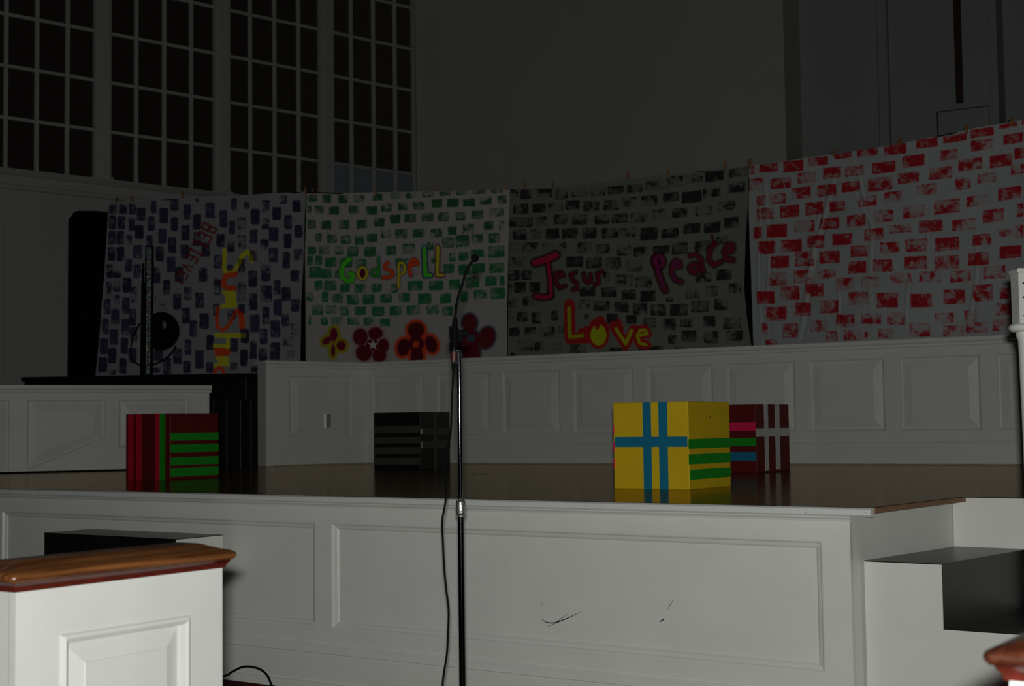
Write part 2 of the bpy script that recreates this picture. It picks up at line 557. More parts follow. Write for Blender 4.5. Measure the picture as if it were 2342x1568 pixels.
# right flight runs along the side bay and goes down to the right
sp = SF.w(0, 0, 0)
side_p = SF.w(bx, FY, 0); side_d = (SF.w(bx + side * (dl.y - FY), dl.y, 0) - side_p).normalized()
q = on_plane(1973, 1283, side_p, side_d.cross(Vector((0, 0, 1))))
q.z = 0
FR = Fr(q + SF.x * 0.006, AU)
wr = SF.l(SF.w(0, dl.y - 0.006, 0)).y - SF.l(q).y
run = FR.face(2153, 1290).x
steps('side_stairs', 'black stairs with white side beside the right end of stage', FR, wr, TREADS, run, side)
# left flight in front of the stage
a = SF.face(510, 1218, 0.005); b_ = SF.face(210, 1206, 0.005)
p = SF.w(a.x, 0.003, 0)
FL = Fr(p, AU - math.pi / 2)          # x toward the audience, y to the right
o = FL.l(SF.w(b_.x, 0.003, 0))
FL = Fr(SF.w(b_.x, 0.003, 0), AU - math.pi / 2)
steps('front_stairs', 'black stairs with white side in front of stage behind near pew', FL, abs(a.x - b_.x), TREADS, 0.325, 0.0)

# ------------------------------------------------------------------ parapets of the choir
ZC = STAGE + 0.98
RAIL = STAGE
def parapet(name, label, fr, length, height, panels, z0, z1, thick, base_h, ends=(0, 0), diag=None):
    t = thing(name, fr, label, 'parapet wall')
    part('core', MB().box(0, length, 0.02, thick, 0, height - 0.04), WHITE, t)
    pr = [(-0.035, height - 0.004), (-0.03, height), (thick + 0.03, height), (thick + 0.035, height - 0.004), (thick + 0.035, height - 0.026), (thick, height - 0.034), (thick, height - 0.07),
          (0.0, height - 0.07), (-0.012, height - 0.06), (-0.016, height - 0.042), (-0.03, height - 0.034), (-0.035, height - 0.026)]
    part('cap_rail', MB().sweep_x(pr, -ends[0], length + ends[1]), WHITE2, t)
    xs = [diag or 0.0] + [v for p in panels for v in p] + [length]
    for i in range(0, len(xs), 2):
        if xs[i + 1] - xs[i] > 0.002:
            part('stile', MB().box(xs[i], xs[i + 1], 0, 0.02, 0, height - 0.07), WHITE, t)
    for x0, x1 in panels:
        part('top_rail', MB().box(x0, x1, 0, 0.02, z1, height - 0.07), WHITE, t)
        part('bottom_rail', MB().box(x0, x1, 0, 0.02, 0, z0), WHITE, t)
        part('raised_panel', MB().panel(x0, x1, z0, z1, [(0, 0), (0.012, 0.014), (0.022, 0.016), (0.085, 0.001), (0.087, 0.0)]), WHITE, t)
    if base_h:
        part('baseboard', MB().sweep_x([(0.001, base_h), (-0.006, base_h - 0.004), (-0.012, base_h - 0.02), (-0.012, 0), (0.001, 0)], 0, length), WHITE, t)
        part('shoe_moulding', MB().sweep_x([(-0.012, 0.012), (-0.017, 0.009), (-0.02, 0.0), (-0.012, 0.0)], 0, length), SHOEW, t)
    return t
KC = at_z(838, 828.5, ZC); KC.z = STAGE
KR = at_z(2310, 765, ZC)
AP = heading(KC, KR)
PF = Fr(KC, AP)
edges = [(852, 970), (1000, 1120), (1150, 1281), (1312, 1449), (1481, 1631), (1662, 1819), (1853, 2024), (2060, 2244), (2282, 2478)]
ep = [(PF.face(x0, 930).x, PF.face(x1, 930).x) for x0, x1 in edges]
main_len = ep[-1][1] + 1.2
parapet('choir_parapet', 'long white panelled parapet across the back of stage below painted sheets', PF, main_len, 0.98, ep, 0.268, 0.838, 0.15, 0.185, (0.02, 0))
KL = at_z(611, 824, ZC); KL.z = STAGE
QF = Fr(KL, heading(KL, KC))
ql = (KC - KL).length
q0, q1 = QF.face(662, 930).x, QF.face(805, 930).x
corner_par = parapet('corner_parapet', 'short angled white parapet with steel outlet plate left of long parapet', QF, ql, 0.98, [(q0, q1)], 0.268, 0.838, 0.15, 0.185, (0.0, 0.0))
part('end_post', MB().bbox(-0.022, 0.06, -0.018, 0.15, 0, 0.945, 0.004), WHITE2, corner_par)
part('end_cap', MB().bbox(-0.035, 0.02, -0.036, 0.186, 0.945, 0.981, 0.006), WHITE2, corner_par)
c = QF.face(749, 962)
outlet = thing('outlet_plate', Fr(QF.w(c.x, 0, c.z), QF.a), 'small brushed steel outlet plate on angled parapet', 'outlet')
part('cover_plate', MB().add([(-.036, .0, -.065), (.036, .0, -.065), (.036, .0, .065), (-.036, .0, .065), (-.019, -.0079, -.063), (.034, -.006, -.063), (.034, -.006, .063), (-.019, -.0079, .063)],
                             [(4, 5, 6, 7), (0, 1, 5, 4), (1, 2, 6, 5), (2, 3, 7, 6), (3, 0, 4, 7)]), PLATE, outlet)
# left parapet
JL = at_z(0, 1083, STAGE)
JR = CAM + ray(475, 881) * (12.75 / ray(475, 881).y); zl = JR.z - STAGE; JR.z = STAGE
JF = Fr(JR + (JL - JR).normalized() * 2.6, heading(JL, JR))
jl = 2.6
je = [(JF.face(x, 950).x) for x in (-135, 22, 62, 241, 272, 431)]
pzt = zl - 0.125
lowp = parapet('low_parapet', 'low white panelled parapet at left behind red striped box', JF, jl, zl, [(je[4], je[5])], 0.20, pzt, 0.13, 0, (0, 0.03), je[3])
def slanted(x0, x1, zl0, zr0):
    """panel between x0 and x1 whose lower edge climbs from zl0 to zr0"""
    q = [(x0, zl0), (x1, zr0), (x1, pzt), (x0, pzt)]
    def inset(d_):
        e = []
        for k in range(4):
            (ax, az), (bx2, bz) = q[k], q[(k + 1) % 4]
            l_ = math.hypot(bx2 - ax, bz - az); nx, nz_ = -(bz - az) / l_, (bx2 - ax) / l_
            e.append((ax + nx * d_, az + nz_ * d_, bx2 - ax, bz - az))
        out = []
        for k in range(4):
            x_a, z_a, dx1, dz1 = e[k - 1]; x_b, z_b, dx2, dz2 = e[k]
            den = dx1 * dz2 - dz1 * dx2
            t_ = ((x_b - x_a) * dz2 - (z_b - z_a) * dx2) / den
            out.append((x_a + dx1 * t_, z_a + dz1 * t_))
        return out
    vs = []; fs = []
    rg = [(0, 0), (0.012, 0.014), (0.022, 0.016), (0.085, 0.001), (0.087, 0.0)]
    for d_, y_ in rg:
        vs += [(x_, y_, z_) for x_, z_ in inset(d_)]
    for k in range(4):
        for i in range(4): fs.append((k * 4 + i, k * 4 + (i + 1) % 4, k * 4 + 4 + (i + 1) % 4, k * 4 + 4 + i))
    fs.append((16, 17, 18, 19))
    part('raised_panel', MB().add(vs, fs), WHITE, lowp)
    if zr0 > 0.01:
        v2 = [(x0, 0, 0), (x1, 0, 0), (x1, 0, zr0), (x0, 0, zl0), (x0, .02, 0), (x1, .02, 0), (x1, .02, zr0), (x0, .02, zl0)]
        part('lower_rail', MB().add(v2, [(0, 1, 2, 3), (4, 5, 6, 7), (2, 3, 7, 6), (0, 1, 5, 4)]), WHITE, lowp)
    part('top_rail', MB().box(x0, x1, 0, 0.02, pzt, zl - 0.07), WHITE, lowp)
slanted(je[0], je[1], 0.001, 0.002)
slanted(je[2], je[3], 0.02, JF.face(240, 1001).z)
part('stile', MB().box(je[1], je[2], 0, 0.02, 0, zl - 0.07), WHITE, lowp)
part('stile', MB().box(0, je[0], 0, 0.02, 0, zl - 0.07), WHITE, lowp)
z3 = 0.185
a1, a2 = JF.face(150, 1077), JF.face(232, 1029)
part('diagonal_rail', MB().add([(a1.x, -0.006, 0.002), (a2.x, -0.006, a2.z - 0.01), (jl, -0.006, a2.z - 0.01), (jl, -0.006, a2.z + 0.012), (a2.x - 0.01, -0.006, a2.z + 0.012), (a1.x - 0.06, -0.006, 0.002),
                                (a1.x, 0.004, 0.002), (a2.x, 0.004, a2.z - 0.01), (jl, 0.004, a2.z - 0.01), (jl, 0.004, a2.z + 0.012), (a2.x - 0.01, 0.004, a2.z + 0.012), (a1.x - 0.06, 0.004, 0.002)],
                               [(0, 1, 4, 5), (1, 2, 3, 4), (6, 7, 10, 11), (7, 8, 9, 10), (0, 1, 7, 6), (1, 2, 8, 7), (3, 4, 10, 9), (4, 5, 11, 10)]), WHITE, lowp)
part('end_trim', MB().bbox(jl - 0.015, jl + 0.012, -0.014, 0.13, 0, zl - 0.03, 0.004), WHITE2, lowp)
# cord lying along its foot
tb = MB().tube(cat_rom([JF.w(JF.face(x, 1080).x, -0.03 - 0.012 * math.sin(i * 2.2), 0.007) for i, x in enumerate((-60, 10, 60, 110, 160, 210, 262, 330, 420))], 5), 0.008, 8)
tag(part('floor_cord', tb, RUBBER), 'thin black cord along foot of the low left parapet', 'cord')

# ------------------------------------------------------------------ walls
WP = at_y(0, 900, 15.5); WP.z = 0
VW = Vector((0.738, 0.674, 0))
WF = Fr(WP, math.atan2(VW.y, VW.x))
def wx(px, py=300):
    return WF.face(px, py).x
sill = WF.face(0, 385).z
pitch = 0.578
rows = 6
ztop = sill + rows * pitch
x_end = wx(952)
XL = -2.6
MAT_W = WALLG
left_wall = struct('wall_left', MB().box(XL, x_end, 0.0, 0.3, 0, sill - 0.02), MAT_W, WF, label='grey wall below the tall windows')
struct('wall_left_upper', MB().box(XL, x_end, 0.0, 0.3, ztop, 9.5), MAT_W, WF)
struct('wall_left_pier', MB().box(XL - 2, wx(15) - (wx(86) - wx(15)), 0.0, 0.3, sill - 0.02, ztop), MAT_W, WF)
posts = [(222, 251), (497, 524), (737, 762)]
wins = [(None, [15, 86, 156], 222), (251, [314, 378, 440], 497), (524, [575, 631, 686], 737), (762, [807, 858, 907], 951)]
for a_, b2 in posts:
    x0, x1 = wx(a_), wx(b2)
    struct('mullion', MB().bbox(x0 - 0.005, x1 + 0.005, -0.03, 0.07, sill - 0.02, ztop, 0.015).bbox(x0 - 0.05, x1 + 0.06, -0.025, 0.1, sill - 0.02, sill + 0.05, 0.02), MAT_W, None, left_wall)
cellw = wx(86) - wx(15)
for wi, (l_, bars, r_) in enumerate(wins):
    x1 = wx(r_)
    bx_ = [wx(v) for v in bars]
    x0 = wx(l_) if l_ else bx_[0] - cellw
    wfr = Fr(WF.w((x0 + x1) / 2, 0, sill), WF.a)
    sh = (x0 + x1) / 2
    wob = bpy.data.objects.new('window_%d' % (wi + 1), None)
    COL.objects.link(wob)
    wob.location = wfr.o; wob.rotation_euler = (0, 0, wfr.a); wob['kind'] = 'structure'
    wob['label'] = 'tall dark multi-pane window at upper left, number %d from the left edge' % (wi + 1)
    hw = (x1 - x0) / 2
    hgt = rows * pitch
    fm = MB().box(-hw, -hw + 0.02, 0.0, 0.08, 0, hgt).box(hw - 0.02, hw, 0.0, 0.08, 0, hgt).box(-hw, hw, 0, 0.08, hgt - 0.03, hgt).box(-hw, hw, 0, 0.08, -0.005, 0.012)
    part('window_frame', fm, MAT_W, wob)
    ed = [x0] + bx_ + [x1]
    for v in bx_:
        part('muntin', MB().bbox(v - sh - 0.020, v - sh + 0.020, 0.005, 0.06, 0, hgt, 0.006), MAT_W, wob)
    for r in range(1, rows):
        part('muntin', MB().bbox(-hw, hw, 0.010, 0.055, r * pitch - 0.018, r * pitch + 0.018, 0.006), MAT_W, wob)
    for r in range(rows):
        for c_ in range(4):
            part('pane', MB().box(ed[c_] - sh + 0.012, ed[c_ + 1] - sh - 0.012, 0.035, 0.039, r * pitch + 0.01, (r + 1) * pitch - 0.01), GLASS, wob)
    if wi == 3:
        part('blind_board', MB().box(-hw + 0.02, hw - 0.02, 0.045, 0.06, 0.0, pitch * 0.97), PALE, wob, label='pale blue-grey board behind the bottom panes')
lft = XL
struct('window_sill', MB().sweep_x([(0.0, sill + 0.004), (-0.08, sill + 0.004), (-0.09, sill - 0.02), (-0.06, sill - 0.05), (-0.03, sill - 0.07), (-0.03, sill - 0.16), (-0.045, sill - 0.17), (-0.03, sill - 0.21), (0.0, sill - 0.22)], XL, x_end), MAT_W, None, left_wall)
px8 = wx(9, 600)
struct('wall_trim', MB().bbox(XL, px8, -0.02, 0.02, 0, WF.face(8, 515).z, 0.008), MAT_W, None, left_wall)
# back wall with the recess on the right
BW = WF.w(x_end, 0, 0)
BF = Fr(BW, AP)
def bxx(px, y=0.0):
    return BF.face(px, 200, y).x
x1 = bxx(1795)
struct('wall_back', MB().box(0.0, x1 - 0.08, 0.0, 0.06, 0, 9.5).box(x1 - 0.08, x1, 0.0, 0.56, 0, 9.5), WALL, BF, label='plain grey back wall above the painted sheets')
dep = 0.55
xr0 = bxx(2012, dep); xr1 = bxx(2036, dep)
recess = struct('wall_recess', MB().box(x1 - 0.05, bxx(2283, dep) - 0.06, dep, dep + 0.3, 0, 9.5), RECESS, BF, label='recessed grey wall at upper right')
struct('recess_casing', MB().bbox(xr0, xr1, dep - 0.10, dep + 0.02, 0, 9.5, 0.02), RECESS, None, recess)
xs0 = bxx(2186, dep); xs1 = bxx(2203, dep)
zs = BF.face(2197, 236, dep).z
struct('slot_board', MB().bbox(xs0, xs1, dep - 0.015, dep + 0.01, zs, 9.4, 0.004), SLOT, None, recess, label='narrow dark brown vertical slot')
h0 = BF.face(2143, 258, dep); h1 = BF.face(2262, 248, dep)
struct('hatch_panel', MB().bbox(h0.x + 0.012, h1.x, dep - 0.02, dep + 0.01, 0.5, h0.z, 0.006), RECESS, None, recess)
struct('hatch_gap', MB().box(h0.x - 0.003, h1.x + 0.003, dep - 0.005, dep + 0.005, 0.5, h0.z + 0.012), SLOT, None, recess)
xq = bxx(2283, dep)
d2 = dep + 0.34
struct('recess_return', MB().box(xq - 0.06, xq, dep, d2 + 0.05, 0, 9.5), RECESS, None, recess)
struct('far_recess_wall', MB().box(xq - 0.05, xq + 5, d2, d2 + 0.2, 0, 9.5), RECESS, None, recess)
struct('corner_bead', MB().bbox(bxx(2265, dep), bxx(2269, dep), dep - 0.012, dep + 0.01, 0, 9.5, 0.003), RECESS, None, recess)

# ------------------------------------------------------------------ painted sheets on a line
ZT = CAM.z + 2.32
SHEETS = {}
def lin_noise(x, y, scale, seed, octv=3):
    """value noise 0..1"""
    out = np.zeros_like(x); amp = 1.0; tot = 0
    rng = np.random.default_rng(seed)
    for k in range(octv):
        g = rng.random((256, 256))
        u = x / scale * (2 ** k) + 1000; v = y / scale * (2 ** k) + 1000
        i = np.floor(u).astype(int); j = np.floor(v).astype(int)
        fu = u - i; fv = v - j
        fu = fu * fu * (3 - 2 * fu); fv = fv * fv * (3 - 2 * fv)
        i %= 256; j %= 256; i2 = (i + 1) % 256; j2 = (j + 1) % 256
        out += amp * (g[j, i] * (1 - fu) * (1 - fv) + g[j, i2] * fu * (1 - fv) + g[j2, i] * (1 - fu) * fv + g[j2, i2] * fu * fv)
        tot += amp; amp *= 0.55
    return out / tot
def sstep(a, b, x):
    t = np.clip((x - a) / (b - a), 0, 1)
    return t * t * (3 - 2 * t)
class Paint:
    def __init__(s, px, base, seed):
        s.x = px[:, 0]; s.y = px[:, 1]; s.seed = seed
        s.c = np.tile(np.array(base, float), (len(px), 1))
        s.n1 = lin_noise(s.x, s.y, 15, seed, 2); s.n2 = lin_noise(s.x, s.y, 4, seed + 1, 2); s.n3 = lin_noise(s.x, s.y, 9, seed + 2)
        s.wx = (lin_noise(s.x, s.y, 7, seed + 3) - .5) * 6; s.wy = (lin_noise(s.x, s.y, 7, seed + 4) - .5) * 6
        s.c *= (0.95 + 0.1 * lin_noise(s.x, s.y, 60, seed + 5))[:, None]
    def lay(s, idx, al, col, mult=0.0):
        col = np.array(col, float)
        under = s.c[idx]
        tgt = col * ((1 - mult) + mult * np.clip(under.mean(1) / 0.38, 0, 1)[:, None])
        s.c[idx] = under * (1 - al[:, None]) + tgt * al[:, None]
    def brick(s, x0, y0, x1, y1, st, col, slope=0.0, rnd=2.5, seed=0):
        idx = np.nonzero((s.x > x0 - 6) & (s.x < x1 + 6) & (s.y > y0 - 10) & (s.y < y1 + 10))[0]
        if not len(idx): return
        cx, cy = (x0 + x1) / 2, (y0 + y1) / 2
        hw = (x1 - x0) / 2; hh = max(((y1 - y0) - abs(slope) * (x1 - x0)) / 2, 3)
        X = s.x[idx] + s.wx[idx] * 0.45 - cx; Y = s.y[idx] + s.wy[idx] * 0.45 - cy - slope * (s.x[idx] - cx)
        dx = np.abs(X) - hw + rnd; dy = np.abs(Y) - hh + rnd
        sd = np.hypot(np.maximum(dx, 0), np.maximum(dy, 0)) + np.minimum(np.maximum(dx, dy), 0) - rnd
        ins = sstep(1.0, -1.0, sd)
        rg = np.random.default_rng(int(x0 * 131 + y0 * 17)); ga = rg.random() * 6.28; gs = rg.uniform(0.1, 0.5)
        gr = gs * (np.cos(ga) * X / hw + np.sin(ga) * Y / hh) * 0.5
        v = np.clip((0.66 * s.n1[idx] + 0.34 * s.n2[idx] - 0.5) * 1.9 + gr + 0.5, 0, 1)
        t0 = 0.60 - 0.62 * min(st, 1.15)
        a0 = 0.14 + 0.75 * max(0.0, st - 0.62)
        edge = sstep(-4.0, -1.0, sd) * 0.30 * sstep(.45, .6, s.n3[idx])
        al = ins * np.clip(a0 + (0.97 - a0) * sstep(t0, t0 + 0.62, v) + edge, 0, 0.97)
        s.lay(idx, al, col)
    def stroke(s, pts, w, col, al=1.0, soft=1.2, mult=0.0, wob=0.3):
        pts = [np.array(p, float) for p in pts]
        a = np.array(pts)
        pad = w / 2 + soft + 4
        idx = np.nonzero((s.x > a[:, 0].min() - pad) & (s.x < a[:, 0].max() + pad) & (s.y > a[:, 1].min() - pad) & (s.y < a[:, 1].max() + pad))[0]
        if not len(idx): return
        X = s.x[idx] + s.wx[idx] * wob; Y = s.y[idx] + s.wy[idx] * wob
        d = np.full(len(idx), 1e9)
        for p, q in zip(pts[:-1], pts[1:]):
            v = q - p; L = max((v * v).sum(), 1e-6)
            t = np.clip(((X - p[0]) * v[0] + (Y - p[1]) * v[1]) / L, 0, 1)
            d = np.minimum(d, np.hypot(X - p[0] - t * v[0], Y - p[1] - t * v[1]))
        s.lay(idx, al * sstep(w / 2 + soft, w / 2 - soft, d), col, mult)
    def ell(s, cx, cy, rx, ry, col, rot=0.0, al=1.0, soft=1.2, grow=0.0, mult=0.0):
        rx += grow; ry += grow
        R_ = max(rx, ry) + 4
        idx = np.nonzero((np.abs(s.x - cx) < R_) & (np.abs(s.y - cy) < R_))[0]
        if not len(idx): return
        X = s.x[idx] - cx; Y = s.y[idx] - cy
        c, sn = math.cos(rot), math.sin(rot)
        U, V = X * c + Y * sn, -X * sn + Y * c
        d = (np.hypot(U / rx, V / ry) - 1) * min(rx, ry)
        s.lay(idx, al * sstep(soft, -soft, d), col, mult)
    def poly(s, pts, col, al=1.0, mult=0.0):
        P = np.array(pts, float)
        idx = np.nonzero((s.x > P[:, 0].min() - 3) & (s.x < P[:, 0].max() + 3) & (s.y > P[:, 1].min() - 3) & (s.y < P[:, 1].max() + 3))[0]
        X = s.x[idx] + s.wx[idx] * .3; Y = s.y[idx] + s.wy[idx] * .3
        ins = np.zeros(len(idx), bool)
        for (ax, ay), (bx2, by) in zip(P, np.roll(P, -1, 0)):
            cr = ((ay > Y) != (by > Y))
            with np.errstate(divide='ignore', invalid='ignore'):
                xx = (bx2 - ax) * (Y - ay) / (by - ay) + ax
            ins ^= cr & (X < xx)
        s.lay(idx, ins * al, col, mult)
    def star(s, cx, cy, r, col, k=5, rot=-1.57, inner=0.45):
        s.poly([(cx + (r if i % 2 == 0 else r * inner) * math.cos(rot + i * math.pi / k), cy + (r if i % 2 == 0 else r * inner) * math.sin(rot + i * math.pi / k)) for i in range(2 * k)], col)

def interp(poly, t):
    """point at fraction t along a list of pixels (by segment length)"""
    P = np.array(poly, float)
    L = np.r_[0, np.cumsum(np.hypot(*np.diff(P, axis=0).T))]
    return np.stack([np.interp(t * L[-1], L, P[:, 0]), np.interp(t * L[-1], L, P[:, 1])], -1)
def make_sheet(name, label, topl, leftl, rightl, bottoml, nu, nv, ripple, painter, base, seed, p0=None, p1=None, back=0.0):
    A = at_z(*(p0 or topl[0]), ZT); B = at_z(*(p1 or topl[-1]), ZT)
    h = heading(A, B)
    nrm = Vector((-math.sin(h), math.cos(h), 0))
    A = A + nrm * back
    u = np.linspace(0, 1, nu); v = np.linspace(0, 1, nv)
    T, Bo, Lf, Rt = interp(topl, u), interp(bottoml, u), interp(leftl, v), interp(rightl, v)
    U, V = np.meshgrid(u, v)
    Ue, Ve = U[..., None], V[..., None]
    P = (1 - Ve) * T[None] + Ve * Bo[None] + (1 - Ue) * Lf[:, None] + Ue * Rt[:, None] \
        - ((1 - Ue) * (1 - Ve) * T[0] + Ue * (1 - Ve) * T[-1] + (1 - Ue) * Ve * Bo[0] + Ue * Ve * Bo[-1])
    P = P.reshape(-1, 2)
    d = np.array(_f)[None] + np.outer((P[:, 0] - W / 2) / F, np.array(_r)) - np.outer((P[:, 1] - H / 2) / F, np.array(_u))
    n = np.array(nrm)
    t = ((np.array(A) - np.array(CAM)) @ n) / (d @ n)
    X = np.array(CAM) + d * t[:, None]
    pt = Paint(P, base, seed)
    painter(pt)
    off = ripple(U.ravel(), V.ravel(), P)
    X = X + off[:, None] * n
    org = Vector(X[(nv - 1) * nu + nu // 2])
    X = X - np.array(org)
    i = np.arange((nv - 1) * nu).reshape(nv - 1, nu)[:, :-1].ravel()
    fc = np.stack([i, i + nu, i + nu + 1, i + 1], 1)
    me = bpy.data.meshes.new(name)
    me.vertices.add(len(X)); me.vertices.foreach_set('co', X.astype(np.float32).ravel())
    me.loops.add(fc.size); me.loops.foreach_set('vertex_index', fc.ravel().astype(np.int32))
    me.polygons.add(len(fc)); me.polygons.foreach_set('loop_start', np.arange(0, fc.size, 4, dtype=np.int32))
    me.update(calc_edges=True)
    me.polygons.foreach_set('use_smooth', np.ones(len(fc), bool))
    at = me.color_attributes.new('paint', 'FLOAT_COLOR', 'POINT')
    at.data.foreach_set('color', np.c_[np.clip(pt.c, 0, 1), np.ones(len(X))].astype(np.float32).ravel())
    me.materials.append(SHEET)
    o = bpy.data.objects.new(name, me)
    COL.objects.link(o)
    o.location = org
    tag(o, label, 'painted sheet', 'painted brick bedsheets on the line')
    return o, A, h

def rows_from(txt, ox, oy, sc):
    out = []
    for tok in txt.replace('\n', ' ').split():
        v = [float(k) for k in tok.split(',')]
        out.append((ox + v[0] / sc, oy + v[2] / sc, ox + v[1] / sc, oy + v[3] / sc, v[4] if len(v) > 4 else 0.9))
    return out
PURPLE = rows_from('''470,525,215,280 470,520,288,390 465,520,400,500 463,515,515,615 450,500,640,740,.6 450,490,760,870,.4 437,487,885,1000,.6 425,475,1030,1140 410,470,1170,1285 400,465,1305,1415
540,600,210,280,.7 530,585,295,390 525,578,400,500 525,580,515,620 500,560,680,740,.5 500,555,760,840,.25 510,550,860,930,.4 490,550,960,1070,.7 480,540,1105,1220 470,530,1240,1350 475,525,1395,1435,.6
612,665,205,285 610,655,310,400,.7 595,635,430,500,.5 585,635,600,695 570,630,735,845 567,620,875,995,.7 565,620,1030,1150,.5 560,610,1165,1285 548,600,1310,1425
668,730,235,328,.8 652,718,360,458 643,705,500,600,.8 645,700,640,740,.8 630,670,800,920,.5 615,665,960,1080,.6 620,670,1090,1190,.7 612,665,1240,1350
765,810,185,275 745,793,295,400,.8 735,780,430,530,.8 780,830,660,775,.7 775,800,850,940,.3 780,850,1230,1330 775,830,1380,1418
828,890,235,345,.8 820,878,385,490,.7 800,858,510,620,.8 850,905,750,860 820,870,920,985,.2 850,910,1310,1430
905,965,170,258 908,962,300,400 890,950,445,560 877,942,585,695 935,1000,655,765,.8 925,985,850,965,.8 925,990,1240,1355
1000,1055,210,318 985,1048,360,470 980,1045,495,600 1005,1060,800,895,.6 990,1050,950,1065,.8 1045,1100,1040,1160,.7 1010,1060,1180,1290,.8 1000,1055,1330,1420,.8
1085,1115,165,195,.8 1068,1130,280,390 1070,1130,410,510 1130,1190,480,585,.8 1110,1170,665,765,.6 1085,1145,840,955 1115,1180,990,1105 1085,1145,1255,1390 1165,1215,1145,1255 1160,1210,1340,1420,.7
1158,1225,195,310 1340,1385,165,255,.8 1257,1315,250,375 1325,1372,325,425 1235,1295,420,515 1310,1370,475,550,.8 1215,1280,570,670,.8 1310,1355,640,690,.8 1215,1265,745,860,.5 1210,1255,920,1010,.5 1310,1380,970,1040,.3 1330,1390,1170,1270,.8 1335,1390,1345,1400,.8
1440,1475,185,245,.3 1390,1450,305,390,.4 1395,1450,430,530,.4 1395,1445,600,700,.6 1390,1450,765,905,.5 1395,1445,925,1000,.8 1410,1475,1100,1205,.7 1410,1465,1250,1370
1485,1550,245,355 1480,1535,390,490 1475,1530,540,620,.8 1470,1535,685,805 1475,1535,850,970,.7 1480,1550,1000,1130 1480,1530,1190,1320,.8 1490,1540,1370,1415
1565,1620,180,265,.7 1565,1620,310,390,.5 1555,1615,460,530,.4 1560,1630,640,765,.6 1560,1640,790,915,.6 1570,1620,945,1070,.6 1550,1605,1100,1215,.8 1545,1605,1245,1370,.8
1690,1745,145,210,.5 1640,1705,230,325 1615,1685,375,475 1615,1680,520,625,.7 1650,1700,750,860,.5 1650,1710,890,1010,.8 1625,1695,1040,1165,.8 1625,1695,1200,1325
1725,1780,285,390,.8 1722,1778,420,525,.8 1712,1765,550,670 1705,1775,805,905,.7 1705,1765,1000,1085,.5 1715,1785,1155,1230,.3 1745,1800,1260,1310,.25
1785,1845,180,265 1800,1860,360,450 1795,1860,530,610,.5 1770,1835,685,765,.6 1775,1840,890,980,.6 1770,1835,1060,1145,.35''', 100, 400, 3.1355)
GREEN = rows_from('''90,158,155,215 198,270,155,222 328,405,158,226,.8 450,535,160,215,.6 600,680,148,205,.7 742,825,140,190,.7 862,948,138,188,.6 995,1090,132,180,.5 1130,1220,128,165,.7 1265,1350,120,163,.7 1395,1500,118,155,.7 1540,1640,115,148,.7
80,115,245,302,.7 138,210,242,305,.8 253,335,250,318 410,490,245,310,.7 548,635,248,318 668,752,228,295,.55 803,880,218,285,.6 920,1012,212,278,.7 1070,1155,190,262 1192,1285,185,258 1320,1418,185,255,1.2 1458,1550,165,238,.5 1595,1665,160,232,.8
80,148,353,428,1.2 192,270,362,434,1 332,415,358,430,.8 472,556,353,428,.8 610,695,340,412,.8 738,822,315,388,1 852,945,308,378,.8 988,1085,302,372,.9 1122,1208,292,370,.6 1258,1338,295,362,.8 1385,1480,280,352,.7 1533,1642,258,335,.7
145,195,462,532 238,315,472,545,.7 345,425,480,550,.8 455,530,483,558,.7 552,635,465,535,.7 665,748,432,505,.6 780,875,428,510,.55 920,1018,428,500,.7 1062,1153,425,500,.7 1200,1270,408,480 1318,1410,390,468,.5 1488,1562,368,440,.8 1608,1650,362,440,.4
82,150,570,635,.6 170,265,560,632,.6 300,368,565,635,.7 398,485,568,650,1 533,625,570,652,1 708,788,562,640 840,938,543,628,.8 1035,1088,530,600,.6 1155,1250,495,580 1260,1368,475,575 1390,1478,470,545,.7 1525,1615,462,545,.8
80,128,645,720 145,198,640,720 222,312,655,735,1 335,440,660,740 463,550,670,740,.6 780,880,660,740,.6 1068,1110,632,700,.6 1208,1262,622,690,.7 1285,1365,612,685,1 1380,1488,592,660,1 1520,1650,560,660
92,190,730,820,1 190,275,745,825,1 300,340,760,820,.6 1160,1250,705,785 1285,1380,710,800,1 1385,1495,700,785,1 1530,1650,700,785,1
138,200,840,920 218,312,840,922 340,420,865,935,.8 455,545,865,940,.8 590,672,860,935,.6 742,800,865,940,.7 878,998,840,922,1 1050,1162,840,922,1 1208,1300,830,915,.8 1345,1450,810,900 1495,1590,800,885 1610,1650,805,880
75,128,935,1005,.7 198,250,930,1015 280,362,945,1020 395,487,950,1035 520,615,948,1030,1 660,750,945,1020,.8 810,898,935,1015,.8 962,1070,940,1030 1135,1225,942,1025 1300,1358,925,1015 1405,1510,912,990,.55 1540,1655,895,990,1
120,208,1035,1118 228,312,1038,1110,.8 338,415,1045,1120,.8 455,545,1045,1115,.8 592,692,1045,1125,1 732,828,1040,1118 870,980,1035,1115,.7 1028,1128,1035,1110,.6 1155,1240,1045,1122,.8
90,112,1120,1195,.7 188,245,1132,1198,.6 275,360,1128,1198,.6 400,490,1128,1195,.5 528,612,1130,1200,.6 655,740,1140,1208,.6''', 680, 400, 3.484)
